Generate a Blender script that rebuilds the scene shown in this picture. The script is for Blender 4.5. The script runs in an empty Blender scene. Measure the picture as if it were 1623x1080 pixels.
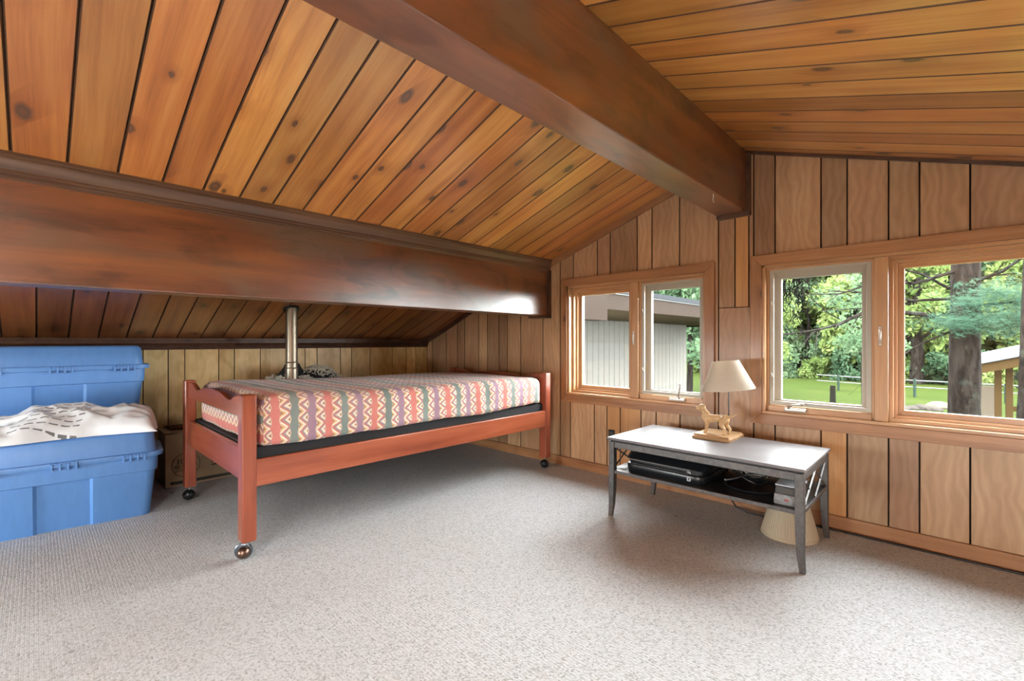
import bpy, bmesh, math, random
from mathutils import Vector, Matrix, noise as mnoise
random.seed(7)
R = math.radians
SC = bpy.context.scene
COL = SC.collection

# ------------------------------------------------------------------ camera, sky, exposure
cam_d = bpy.data.cameras.new('camera'); cam = bpy.data.objects.new('camera', cam_d); COL.objects.link(cam)
cam.location = (0, 0, 0.92); cam.rotation_euler = (R(90), 0, R(44.0))
cam_d.sensor_width = 36; cam_d.lens = 36 * 730 / 1623; cam_d.shift_y = 1 / 1623; cam_d.clip_start = 0.02; cam_d.clip_end = 300
SC.camera = cam
SKY = 64.0
w = bpy.data.worlds.new('sky'); SC.world = w; w.use_nodes = True
bg = w.node_tree.nodes['Background']; bg.inputs[0].default_value = (0.93, 0.97, 1.0, 1); bg.inputs[1].default_value = SKY
vs = SC.view_settings
SC.display_settings.display_device = 'sRGB'
vs.view_transform = 'Standard'; vs.look = 'None'; vs.gamma = 1; vs.use_curve_mapping = False
vs.exposure = -0.22
SC.cycles.diffuse_bounces = 4; SC.cycles.glossy_bounces = 2; SC.cycles.max_bounces = 7; SC.cycles.transparent_max_bounces = 10
SC.cycles.use_adaptive_sampling = True; SC.cycles.adaptive_threshold = .05; SC.cycles.adaptive_min_samples = 12
SC.cycles.sample_clamp_indirect = 8
def portal(name, loc, rot, sx, sz):          # guides sky samples through a window; gives off no light itself
    l = bpy.data.lights.new(name, 'AREA'); l.shape = 'RECTANGLE'; l.size = sx; l.size_y = sz
    l.cycles.is_portal = True
    o = bpy.data.objects.new(name, l); COL.objects.link(o); o.location = loc; o.rotation_euler = rot
D = 2.735                                   # inner face of the gable panelling
W1 = (-2.065, -1.060, 0.530, 1.322)         # window openings x0 x1 z0 z1
W2 = (-0.757, 0.800, 0.530, 1.328)
FILL_SKLS = ((-.25, 1.75, -2.60, -1.85), (-.25, 1.75, -1.65, -.90))   # unseen skylights added for fill light, in deep wells, right slope behind the camera: x0 x1 y0 y1
FILL_BWS = ((.60, 2.00, .22, .80), (-3.24, -2.12, .18, .90))   # two unseen low windows added for fill light behind the camera
YB = -2.70; XK = -3.826; XR = 2.10
for i, q in enumerate((W1, W2)):
    portal('sky_portal', ((q[0]+q[1])/2, D+0.17, (q[2]+q[3])/2), (R(-90), 0, 0), q[1]-q[0], q[3]-q[2])
for q in FILL_SKLS: portal('sky_portal', ((q[0]+q[1])/2, (q[2]+q[3])/2, 1.968-.33*((q[0]+q[1])/2+.83)+.47), (0, math.atan(.33), 0), (q[1]-q[0])*1.053, q[3]-q[2])

for q in FILL_BWS: portal('sky_portal', ((q[0]+q[1])/2, YB-.16, (q[2]+q[3])/2), (R(90), 0, 0), q[1]-q[0], q[3]-q[2])

# ------------------------------------------------------------------ helpers
class MB:
    def __init__(s): s.v = []; s.f = []
    def add(s, vs, fs):
        n = len(s.v); s.v += [tuple(p) for p in vs]; s.f += [tuple(i + n for i in f) for f in fs]; return s
    def box(s, x0, x1, y0, y1, z0, z1):
        return s.add([(x0,y0,z0),(x1,y0,z0),(x1,y1,z0),(x0,y1,z0),(x0,y0,z1),(x1,y0,z1),(x1,y1,z1),(x0,y1,z1)],
                     [(0,3,2,1),(4,5,6,7),(0,1,5,4),(1,2,6,5),(2,3,7,6),(3,0,4,7)])
    def prism(s, poly, axis, a, b):          # poly: 2D ccw points; axis: 'x','y','z' extruded from a to b
        def P(p, t): return {'x': (t, p[0], p[1]), 'y': (p[0], t, p[1]), 'z': (p[0], p[1], t)}[axis]
        n = len(poly); vs = [P(p, a) for p in poly] + [P(p, b) for p in poly]
        fs = [tuple(range(n)), tuple(range(2*n-1, n-1, -1))] + [(i+n, (i+1) % n + n, (i+1) % n, i) for i in range(n)]
        return s.add(vs, fs)
    def tube(s, pts, r, n=8, cap=True):
        pts = [Vector(p) for p in pts]; rs = r if isinstance(r, (list, tuple)) else [r]*len(pts)
        vs = []; prev = None
        for i, p in enumerate(pts):
            t = (pts[min(i+1, len(pts)-1)] - pts[max(i-1, 0)])
            t = t.normalized() if t.length > 1e-9 else Vector((0,0,1))
            if prev is None:
                a = Vector((0,0,1)) if abs(t.z) < .9 else Vector((1,0,0)); u = t.cross(a).normalized()
            else:
                u = prev - t * prev.dot(t); u = u.normalized() if u.length > 1e-6 else t.orthogonal().normalized()
            prev = u; v = t.cross(u)
            for k in range(n):
                a = 2*math.pi*k/n; vs.append(p + (u*math.cos(a) + v*math.sin(a))*rs[i])
        fs = []
        for i in range(len(pts)-1):
            for k in range(n):
                fs.append((i*n+k, i*n+(k+1) % n, (i+1)*n+(k+1) % n, (i+1)*n+k))
        if cap: fs += [tuple(range(n-1, -1, -1)), tuple(range((len(pts)-1)*n, len(pts)*n))]
        return s.add(vs, fs)
    def lathe(s, prof, n=32, c=(0,0,0), capb=False, capt=False):
        vs = []
        for r, z in prof:
            for k in range(n):
                a = 2*math.pi*k/n; vs.append((c[0]+r*math.cos(a), c[1]+r*math.sin(a), c[2]+z))
        fs = []
        for i in range(len(prof)-1):
            for k in range(n): fs.append((i*n+k, i*n+(k+1) % n, (i+1)*n+(k+1) % n, (i+1)*n+k))
        if capb: fs.append(tuple(range(n-1, -1, -1)))
        if capt: fs.append(tuple(range((len(prof)-1)*n, len(prof)*n)))
        return s.add(vs, fs)
    def sphere(s, c, r, n=12, m=8, sc=(1,1,1)):
        prof = [(math.sin(math.pi*i/m), -math.cos(math.pi*i/m)) for i in range(m+1)]
        vs = []
        for pr, pz in prof:
            for k in range(n):
                a = 2*math.pi*k/n; vs.append((c[0]+r*sc[0]*pr*math.cos(a), c[1]+r*sc[1]*pr*math.sin(a), c[2]+r*sc[2]*pz))
        fs = []
        for i in range(m):
            for k in range(n): fs.append((i*n+k, i*n+(k+1) % n, (i+1)*n+(k+1) % n, (i+1)*n+k))
        return s.add(vs, fs)
    def xf(s, M):
        s.v = [tuple(M @ Vector(p)) for p in s.v]; return s
    def mesh(s, name, mat, smooth=False):
        me = bpy.data.meshes.new(name); me.from_pydata(s.v, [], s.f); me.validate()
        if mat: me.materials.append(mat)
        bm = bmesh.new(); bm.from_mesh(me); bmesh.ops.remove_doubles(bm, verts=bm.verts, dist=1e-6)
        bmesh.ops.recalc_face_normals(bm, faces=bm.faces); bm.to_mesh(me); bm.free()
        if smooth:
            me.polygons.foreach_set('use_smooth', [True]*len(me.polygons))
            try: me.set_sharp_from_angle(angle=R(smooth if smooth is not True else 40))
            except Exception: pass
        me.update(); return me
    def obj(s, name, mat, parent=None, smooth=False, bev=0, loc=None, segs=2):
        return new(name, s.mesh(name, mat, smooth), parent, bev, loc, segs)
def new(name, me, parent=None, bev=0, loc=None, segs=2):
    o = bpy.data.objects.new(name, me); COL.objects.link(o)
    if parent: o.parent = parent
    if loc: o.location = loc
    if bev:
        m = o.modifiers.new('bevel', 'BEVEL'); m.width = bev; m.segments = segs; m.limit_method = 'ANGLE'; m.angle_limit = R(35); m.harden_normals = False
    return o
def empty(name, loc=(0,0,0), rz=0):
    o = bpy.data.objects.new(name, None); COL.objects.link(o); o.location = loc; o.rotation_euler = (0,0,rz); o.empty_display_size = .1; return o
def tag(o, label, cat, group=None, kind=None):
    o['label'] = label; o['category'] = cat
    if group: o['group'] = group
    if kind: o['kind'] = kind
    return o
def copy_tree(o, parent=None):
    c = o.copy(); COL.objects.link(c); c.parent = parent
    for ch in list(o.children): copy_tree(ch, c)
    return c

# ------------------------------------------------------------------ materials
def mat(name):
    m = bpy.data.materials.new(name); m.use_nodes = True
    nt = m.node_tree; return m, nt, nt.nodes['Principled BSDF']
def N(nt, t, **kw):
    n = nt.nodes.new(t)
    for k, v in kw.items():
        if k.startswith('i_'):
            key = k[2:]; key = int(key) if key.isdigit() else key.replace('_', ' ')
            n.inputs[key].default_value = v
        else: setattr(n, k, v)
    return n
def L(nt, a, b): nt.links.new(a, b)
def math_(nt, op, a, b=None, clamp=False):
    n = nt.nodes.new('ShaderNodeMath'); n.operation = op; n.use_clamp = clamp
    for i, x in enumerate((a, b)):
        if x is None: continue
        if isinstance(x, (int, float)): n.inputs[i].default_value = x
        else: nt.links.new(x, n.inputs[i])
    return n.outputs[0]
def mix(nt, fac, a, b, blend='MIX'):
    n = nt.nodes.new('ShaderNodeMix'); n.data_type = 'RGBA'; n.blend_type = blend; n.clamp_factor = True
    if isinstance(fac, (int, float)): n.inputs[0].default_value = fac
    else: nt.links.new(fac, n.inputs[0])
    for i, x in ((6, a), (7, b)):
        if isinstance(x, tuple): n.inputs[i].default_value = (*x[:3], 1)
        else: nt.links.new(x, n.inputs[i])
    return n.outputs[2]
def ramp(nt, fac, stops, interp='LINEAR'):
    n = nt.nodes.new('ShaderNodeValToRGB'); cr = n.color_ramp; cr.interpolation = interp
    cr.elements.remove(cr.elements[1])
    for i, (p, c) in enumerate(stops):
        e = cr.elements[0] if i == 0 else cr.elements.new(p)
        e.position = p; e.color = (c, c, c, 1) if isinstance(c, (int, float)) else (*c[:3], 1)
    nt.links.new(fac, n.inputs[0]); return n.outputs[0]
def bump(nt, p, h, strength=.3, dist=.01):
    b = nt.nodes.new('ShaderNodeBump'); b.inputs['Strength'].default_value = strength; b.inputs['Distance'].default_value = dist
    nt.links.new(h, b.inputs['Height']); nt.links.new(b.outputs[0], p.inputs['Normal'])
def coords(nt, axis='X', rnd=True, kind='Object'):
    """object coordinates, permuted so the grain runs along X, shifted per object"""
    tc = N(nt, 'ShaderNodeTexCoord'); src = tc.outputs[kind]
    sp = N(nt, 'ShaderNodeSeparateXYZ'); L(nt, src, sp.inputs[0])
    order = {'X': (0,1,2), 'Y': (1,0,2), 'Z': (2,0,1)}[axis]
    cb = N(nt, 'ShaderNodeCombineXYZ')
    oi = N(nt, 'ShaderNodeObjectInfo'); rv = oi.outputs['Random']
    for i, k in enumerate(order):
        s = sp.outputs[k]
        if rnd: s = math_(nt, 'ADD', s, math_(nt, 'MULTIPLY', rv, (37.0, 11.0, 5.0)[i]))
        L(nt, s, cb.inputs[i])
    return cb.outputs[0], rv
def scaled(nt, v, s):
    n = N(nt, 'ShaderNodeVectorMath', operation='MULTIPLY'); L(nt, v, n.inputs[0]); n.inputs[1].default_value = s; return n.outputs[0]
def noise(nt, v, scale=1, detail=3, rough=.5, dist=0.0):
    n = N(nt, 'ShaderNodeTexNoise', i_Scale=scale, i_Detail=detail, i_Roughness=rough, i_Distortion=dist); L(nt, v, n.inputs['Vector']); return n.outputs[0]

def wood(name, dark, mid, light, axis='X', rough=.35, coat=.0, knots=0.0, var=.5, swirl=0.0, patch=None, alt=None, crough=.15, knot_col=(.10,.05,.025), grain=1.0, spec=.5, cior=1.6):
    m, nt, p = mat(name)
    v, rv = coords(nt, axis)
    # warp
    wn = N(nt, 'ShaderNodeTexNoise', i_Scale=1.0, i_Detail=2.0); L(nt, scaled(nt, v, (1.2, 5, 5)), wn.inputs['Vector'])
    wv = N(nt, 'ShaderNodeVectorMath', operation='SUBTRACT'); L(nt, wn.outputs['Color'], wv.inputs[0]); wv.inputs[1].default_value = (.5,.5,.5)
    wv2 = scaled(nt, wv.outputs[0], (.0, .05 + .25*swirl, .05 + .25*swirl))
    va = N(nt, 'ShaderNodeVectorMath', operation='ADD'); L(nt, v, va.inputs[0]); L(nt, wv2, va.inputs[1]); v2 = va.outputs[0]
    g1 = noise(nt, scaled(nt, v2, (1.0, 22*grain, 22*grain)), 1, 4, .6)
    g2 = noise(nt, scaled(nt, v2, (3.5, 130*grain, 130*grain)), 1, 2, .6)
    fac = math_(nt, 'ADD', math_(nt, 'MULTIPLY', g1, .75), math_(nt, 'MULTIPLY', g2, .25))
    if swirl:
        sw = N(nt, 'ShaderNodeTexWave', wave_type='BANDS', bands_direction='Y', i_Scale=4.0, i_Distortion=16.0*swirl, i_Detail=2.0)
        sw.inputs['Detail Scale'].default_value = .9; L(nt, scaled(nt, v, (1.3, 2.2, 2.2)), sw.inputs['Vector'])
        fac = math_(nt, 'ADD', math_(nt, 'MULTIPLY', fac, .82), math_(nt, 'MULTIPLY', sw.outputs[1], .18))
    col = ramp(nt, fac, [(.28, dark), (.5, mid), (.72, light)])
    if alt:      # second stain tone, chosen board by board
        col2 = ramp(nt, fac, [(.28, alt[0]), (.5, alt[1]), (.72, alt[2])])
        rr = math_(nt, 'FRACT', math_(nt, 'MULTIPLY', rv, 7.31))
        col = mix(nt, ramp(nt, rr, [(.3, 0.0), (.8, 1.0)]), col, col2)
    # blotches along the board
    bl = noise(nt, scaled(nt, v, (2.2, 4, 4)), 1, 2, .5)
    col = mix(nt, ramp(nt, bl, [(.42, 0.0), (.75, .55)]), col, mix(nt, 1.0, col, (.62,.5,.42), 'MULTIPLY'))
    if var:
        k = math_(nt, 'ADD', math_(nt, 'MULTIPLY', rv, var), 1 - var*.5)
        cc = N(nt, 'ShaderNodeCombineColor'); [L(nt, k, cc.inputs[i]) for i in range(3)]
        col = mix(nt, 1.0, col, cc.outputs[0], 'MULTIPLY')
    if patch:
        pn = noise(nt, scaled(nt, v, (1.6, 5, 5)), 1, 3, .55, .6)
        col = mix(nt, ramp(nt, pn, [(.50, 0.0), (.64, .7)]), col, patch)
        p2 = noise(nt, scaled(nt, v, (3.2, 7, 7)), 1, 4, .65, 1.2)
        col = mix(nt, ramp(nt, p2, [(.50, 0.0), (.66, .8)]), col, mix(nt, 1.0, col, (.38,.34,.32), 'MULTIPLY'))
        p3 = noise(nt, scaled(nt, v, (1.1, 6, 6)), 1, 3, .6, .8)
        col = mix(nt, ramp(nt, p3, [(.52, 0.0), (.70, .7)]), col, (.36,.125,.032))
    if knots:
        vo = N(nt, 'ShaderNodeTexVoronoi', voronoi_dimensions='2D', feature='F1', i_Scale=1.0, i_Randomness=.9); L(nt, scaled(nt, v2, (4.2, 8.0, .02)), vo.inputs['Vector'])
        sc = N(nt, 'ShaderNodeSeparateColor'); L(nt, vo.outputs['Color'], sc.inputs[0])
        on = math_(nt, 'GREATER_THAN', sc.outputs[0], 1 - knots)
        rad = math_(nt, 'ADD', math_(nt, 'MULTIPLY', math_(nt, 'POWER', sc.outputs[1], 1.5), .15), .07)
        kn = noise(nt, scaled(nt, v2, (30, 60, 60)), 1, 2, .5)
        d = math_(nt, 'DIVIDE', math_(nt, 'ADD', vo.outputs['Distance'], math_(nt, 'MULTIPLY', math_(nt, 'SUBTRACT', kn, .5), .09)), rad)
        kf = math_(nt, 'MULTIPLY', on, ramp(nt, d, [(.15, .75), (.5, .95), (1.0, 0.0)]))
        hal = math_(nt, 'MULTIPLY', on, ramp(nt, math_(nt, 'MULTIPLY', d, .3), [(.2, .55), (.95, 0.0)]))
        col = mix(nt, hal, col, mix(nt, 1.0, col, (.55,.4,.3), 'MULTIPLY'))
        col = mix(nt, kf, col, knot_col)
    L(nt, col, p.inputs['Base Color'])
    p.inputs['Roughness'].default_value = rough; p.inputs['Coat Weight'].default_value = coat; p.inputs['Coat Roughness'].default_value = crough; p.inputs['Coat IOR'].default_value = cior
    p.inputs['Specular IOR Level'].default_value = spec
    hb = math_(nt, 'ADD', math_(nt, 'MULTIPLY', g2, .25), math_(nt, 'MULTIPLY', bl, 1.0))
    bump(nt, p, hb, .25, .004)
    return m
def plain(name, col, rough=.5, metal=0.0, coat=0.0, nz=.12, nscale=30, spec=.5, bmp=0.0, sss=0.0):
    m, nt, p = mat(name)
    v, rv = coords(nt, 'X')
    n = noise(nt, scaled(nt, v, (nscale,)*3), 1, 3, .6)
    lo = tuple(c*(1-nz) for c in col); hi = tuple(min(1, c*(1+nz)) for c in col)
    L(nt, ramp(nt, n, [(.3, lo), (.7, hi)]), p.inputs['Base Color'])
    p.inputs['Roughness'].default_value = rough; p.inputs['Metallic'].default_value = metal; p.inputs['Coat Weight'].default_value = coat
    p.inputs['Specular IOR Level'].default_value = spec
    if bmp: bump(nt, p, n, bmp, .003)
    return m
M = {}
M['cedar'] = wood('cedar_ceiling', (0.44,0.153,0.02952), (0.7,0.297,0.06396), (0.82,0.432,0.123), 'X', rough=.36, coat=.9, knots=.32, var=.5,
                  alt=((0.36,0.1062,0.02296), (0.56,0.1935,0.041), (0.68,0.288,0.0697)), crough=.26, cior=1.75)
M['cedar_shaded'] = wood('shaded_cedar_ceiling', (.24,.07,.02), (.40,.14,.04), (.50,.21,.065), 'X', rough=.36, coat=1.0, knots=.25, var=.45,
                  alt=((.18,.055,.018), (.30,.10,.032), (.40,.15,.05)), crough=.26, cior=1.75)  # same boards behind the beam; weaker light painted in as darker, redder stain
M['panel'] = wood('plywood_panelling', (0.3802,0.2185,0.1096), (0.4579,0.2791,0.1474), (0.5357,0.3479,0.1966), 'Z', rough=.42, coat=.05, knots=0, var=.42, swirl=.75,
                  alt=((0.3024,0.1618,0.08316), (0.3715,0.2104,0.1134), (0.432,0.2589,0.1474)))
M['panel_y'] = wood('yellow_panelling', (0.575,0.381,0.1437), (0.7475,0.5319,0.2372), (0.8625,0.6469,0.3162), 'Z', rough=.42, coat=.05, knots=0, var=.3, swirl=.75)
M['panel_o'] = wood('orange_panelling', (.40,.19,.065), (.56,.29,.11), (.64,.36,.15), 'Z', rough=.42, knots=0, var=.1)
M['beam'] = wood('stained_beam', (0.1232,0.03808,0.01456), (0.2016,0.0616,0.02128), (0.336,0.112,0.0336), 'Y', rough=.34, coat=.8, knots=0, var=.0, patch=(0.1456,0.112,0.0784), crough=.30, grain=.6, cior=2.1)
M['mould'] = wood('brown_moulding', (.09,.045,.025), (.15,.08,.045), (.22,.125,.075), 'Y', rough=.32, coat=.2, var=.0)
M['dtrim'] = wood('dark_trim', (.05,.022,.013), (.095,.042,.024), (.15,.07,.04), 'X', rough=.4, var=.1)
M['trimx'] = wood('cedar_trim', (0.2374,0.1009,0.03956), (0.3719,0.1754,0.07417), (0.4589,0.2456,0.1187), 'X', rough=.4, coat=.1, knots=.25, var=.15)
M['trimz'] = wood('cedar_trim_upright', (0.2374,0.1009,0.03956), (0.3719,0.1754,0.07417), (0.4589,0.2456,0.1187), 'Z', rough=.4, coat=.1, knots=.25, var=.15)
M['sashx'] = wood('pine_sash', (0.399,0.1995,0.09), (0.551,0.3045,0.144), (0.646,0.399,0.216), 'X', rough=.35, coat=.2, var=.1)
M['sashz'] = wood('pine_sash_upright', (0.399,0.1995,0.09), (0.551,0.3045,0.144), (0.646,0.399,0.216), 'Z', rough=.35, coat=.2, var=.1)
M['cherry'] = wood('cherry_finish_y', (0.227,0.04536,0.01944), (0.3509,0.08424,0.03564), (0.4541,0.1296,0.06156), 'Y', rough=.3, coat=.4, var=.05, grain=.8)
M['cherryz'] = wood('cherry_finish_z', (0.2064,0.04147,0.01944), (0.3096,0.07128,0.0324), (0.4025,0.1102,0.05346), 'Z', rough=.3, coat=.4, var=.05, grain=.8)
M['cherryx'] = wood('cherry_finish_x', (0.2064,0.04147,0.01944), (0.3199,0.07517,0.03402), (0.4128,0.1166,0.05508), 'X', rough=.3, coat=.4, var=.05, grain=.8)
M['lampwood'] = wood('lamp_base_wood', (.36,.20,.09), (.50,.31,.15), (.58,.38,.20), 'X', rough=.35, coat=.3, var=0)
M['stain'] = plain('dark_joint_stain', (.10,.042,.018), .6)
M['blackgap'] = plain('dark_backing', (.02,.012,.008), .8)
M['blackcloth'] = plain('black_cloth', (.012,.012,.014), .85, nscale=200)
M['rubber'] = plain('black_plastic', (.012,.012,.013), .32, nscale=80)
M['printer'] = plain('printer_black', (.014,.015,.017), .28, nscale=400, nz=.25)
M['chrome'] = plain('chrome', (.7,.7,.7), .18, 1.0)
M['bronze'] = plain('bronze_dome', (.20,.125,.095), .35, 1.0)
M['nickel'] = plain('satin_nickel', (.62,.58,.53), .35, .85)
M['steel'] = plain('blued_steel', (.16,.18,.21), .3, .9)
M['pewter'] = plain('dark_metal', (0.1125,0.1035,0.1005), .45, .6, nscale=60, nz=.25)
M['screenframe'] = plain('grey_screen_frame', (.47,.44,.37), .5, nz=.02)
M['white'] = plain('white_plastic', (.75,.75,.73), .4)
M['fascia'] = plain('brown_fascia', (0.01169,0.007625,0.005588), .6, spec=.03)
M['soffit'] = plain('tan_soffit', (0.02904,0.02057,0.01089), .8, spec=.03)
M['siding'] = plain('pale_siding', (0.07027,0.06446,0.05738), .7, nscale=8, nz=.06, spec=.03)
M['shingle'] = plain('dark_shingle', (0.006776,0.00726,0.008228), .85, nscale=40, nz=.4, spec=.03)
M['shedwood'] = plain('shed_timber', (0.01742,0.009803,0.003267), .7, spec=.03)
M['tan'] = plain('tan_board', (0.04598,0.0363,0.02662), .7, spec=.03)
M['tin'] = plain('pale_roof_sheet', (0.0484,0.05227,0.06002), .5, spec=.03)
M['postwood'] = plain('grey_post', (0.004358,0.003872,0.002904), .8, spec=.03)
M['fencegreen'] = plain('fence_paint', (0.00847,0.01452,0.01089), .6, spec=.03)
M['rail'] = plain('white_rail', (0.0605,0.0605,0.05808), .6, spec=.03)
M['stone'] = plain('stone', (0.02178,0.01815,0.01573), .9, nscale=6, nz=.35, spec=.03)
M['paper'] = plain('white_paper', (.62,.66,.72), .4)
M['cream'] = plain('cream_fringe', (.72,.69,.58), .9)
M['silver'] = plain('silver_case', (.22,.225,.235), .4, .2)
M['darkgrey'] = plain('dark_grey_plastic', (.05,.05,.05), .4)
M['red'] = plain('red_badge', (.35,.08,.06), .4)
M['ink'] = plain('box_ink', (.05,.045,.04), .8)

def m_glass():
    m, nt, p = mat('window_glass'); nt.nodes.remove(p)
    out = nt.nodes['Material Output']; tr = N(nt, 'ShaderNodeBsdfTransparent'); tr.inputs[0].default_value = (.95,.97,.96,1)
    gl = N(nt, 'ShaderNodeBsdfGlossy'); gl.inputs['Roughness'].default_value = .02
    fr = N(nt, 'ShaderNodeFresnel'); fr.inputs[0].default_value = 1.5
    mx = N(nt, 'ShaderNodeMixShader'); L(nt, math_(nt, 'MULTIPLY', fr.outputs[0], .35), mx.inputs[0]); L(nt, tr.outputs[0], mx.inputs[1]); L(nt, gl.outputs[0], mx.inputs[2])
    L(nt, mx.outputs[0], out.inputs[0]); return m
M['glass'] = m_glass()
def m_carpet():
    m, nt, p = mat('berber_carpet')
    tc = N(nt, 'ShaderNodeTexCoord'); v = tc.outputs['Object']
    # rows of loops run along x; each loop is a stretched cell
    vo = N(nt, 'ShaderNodeTexVoronoi', feature='F1', i_Scale=1.0, i_Randomness=.55); L(nt, scaled(nt, v, (185, 200, 1)), vo.inputs['Vector'])
    sc = N(nt, 'ShaderNodeSeparateColor'); L(nt, vo.outputs['Color'], sc.inputs[0])
    col = ramp(nt, sc.outputs[0], [(0.0, (0.3231,0.32,0.3164)), (.2, (0.4325,0.4363,0.4401)), (.5, (0.5037,0.5139,0.5241)), (1.0, (0.5702,0.5866,0.6032))])
    big = noise(nt, scaled(nt, v, (1.3, 1.3, 1)), 1, 4, .6)
    col = mix(nt, ramp(nt, big, [(.45, 0.0), (.75, .22)]), col, (.36,.32,.28))
    mid = noise(nt, scaled(nt, v, (40, 75, 1)), 1, 2, .6)
    col = mix(nt, ramp(nt, mid, [(.5, 0.0), (.8, .20)]), col, (.38,.36,.34))
    # a few dark specks
    sp = N(nt, 'ShaderNodeTexVoronoi', feature='F1', i_Scale=3.2); L(nt, v, sp.inputs['Vector'])
    col = mix(nt, ramp(nt, sp.outputs['Distance'], [(.012, .55), (.035, 0.0)]), col, (.10,.085,.07))
    L(nt, col, p.inputs['Base Color']); p.inputs['Roughness'].default_value = .95; p.inputs['Specular IOR Level'].default_value = .1
    row = N(nt, 'ShaderNodeTexWave', wave_type='BANDS', bands_direction='Y', i_Scale=30.0, i_Distortion=1.2, i_Detail=1.0); L(nt, v, row.inputs['Vector'])
    h = math_(nt, 'ADD', math_(nt, 'MULTIPLY', vo.outputs['Distance'], -1.0), math_(nt, 'MULTIPLY', row.outputs[1], .25))
    bump(nt, p, h, .35, .005); return m
M['carpet'] = m_carpet()
def m_tote():
    m, nt, p = mat('blue_tote_plastic'); v, rv = coords(nt, 'X')
    n = noise(nt, scaled(nt, v, (300, 300, 300)), 1, 1, .5); sc = noise(nt, scaled(nt, v, (6, 30, 9)), 1, 4, .7)
    col = ramp(nt, sc, [(.3, (.095,.24,.55)), (.68, (.11,.27,.60)), (.82, (.20,.36,.66))])
    L(nt, col, p.inputs['Base Color']); p.inputs['Roughness'].default_value = .42; bump(nt, p, n, .08, .001); return m
M['tote'] = m_tote()
def m_sheet():
    m, nt, p = mat('striped_bed_sheet')
    uv = N(nt, 'ShaderNodeUVMap'); sp = N(nt, 'ShaderNodeSeparateXYZ'); L(nt, uv.outputs[0], sp.inputs[0]); u, vv = sp.outputs[0], sp.outputs[1]
    wob = noise(nt, uv.outputs[0], 9, 2, .5)
    u = math_(nt, 'ADD', u, math_(nt, 'MULTIPLY', math_(nt, 'SUBTRACT', wob, .5), .012))
    per = .235; t = math_(nt, 'FRACT', math_(nt, 'DIVIDE', u, per))
    coral, green, purple, cr = (.57,.185,.155), (.18,.225,.205), (.31,.19,.255), (.60,.42,.28)
    base = ramp(nt, t, [(0.0, coral), (1/6, cr), (2/6, green), (3/6, cr), (4/6, purple), (5/6, cr)], 'CONSTANT')
    t6 = math_(nt, 'MULTIPLY', t, 6.0); odd = math_(nt, 'GREATER_THAN', math_(nt, 'MODULO', t6, 2.0), 1.0)
    s = math_(nt, 'FRACT', t6)                       # 0..1 inside a stripe
    # zigzag running along v
    zz = math_(nt, 'MULTIPLY', math_(nt, 'ABSOLUTE', math_(nt, 'SUBTRACT', math_(nt, 'FRACT', math_(nt, 'DIVIDE', vv, .056)), .5)), 2.0)
    jit = noise(nt, scaled(nt, uv.outputs[0], (25, 18, 1)), 1, 1, .5)
    k = math_(nt, 'ADD', math_(nt, 'MULTIPLY', s, .62), math_(nt, 'ADD', math_(nt, 'MULTIPLY', zz, .55), math_(nt, 'MULTIPLY', jit, .35)))
    line = ramp(nt, math_(nt, 'FRACT', k), [(0.0, (.80,.70,.55)), (.20, (.28,.15,.105)), (.34, (.66,.43,.20)), (.52, (.80,.73,.63)), (.68, (.52,.19,.14)), (.84, (.32,.24,.27))], 'CONSTANT')
    col = mix(nt, odd, base, line)
    edge = math_(nt, 'GREATER_THAN', math_(nt, 'ADD', math_(nt, 'ABSOLUTE', math_(nt, 'SUBTRACT', s, .5)), math_(nt, 'MULTIPLY', zz, .20)), .55)
    col = mix(nt, math_(nt, 'MULTIPLY', edge, math_(nt, 'SUBTRACT', 1.0, odd)), col, (.62,.45,.34))
    fade = noise(nt, uv.outputs[0], 3, 2, .5); col = mix(nt, ramp(nt, fade, [(.4, .0), (.7, .15)]), col, (.62,.48,.46))
    L(nt, col, p.inputs['Base Color']); p.inputs['Roughness'].default_value = .85; p.inputs['Specular IOR Level'].default_value = .15
    p.inputs['Sheen Weight'].default_value = .15
    wr = noise(nt, scaled(nt, uv.outputs[0], (14, 26, 1)), 1, 3, .55, .8)
    bump(nt, p, wr, .5, .012); return m
M['sheet'] = m_sheet()
def m_stone_top():
    m, nt, p = mat('slate_table_top'); v, rv = coords(nt, 'X', False)
    n = noise(nt, scaled(nt, v, (7, 7, 7)), 1, 5, .65, 1.5); col = ramp(nt, n, [(.25, (.13,.112,.112)), (.5, (.16,.142,.146)), (.75, (.21,.19,.20))])
    L(nt, col, p.inputs['Base Color']); L(nt, ramp(nt, n, [(.3, .40), (.7, .5)]), p.inputs['Roughness']); bump(nt, p, n, .12, .002); return m
M['slate'] = m_stone_top()
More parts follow.
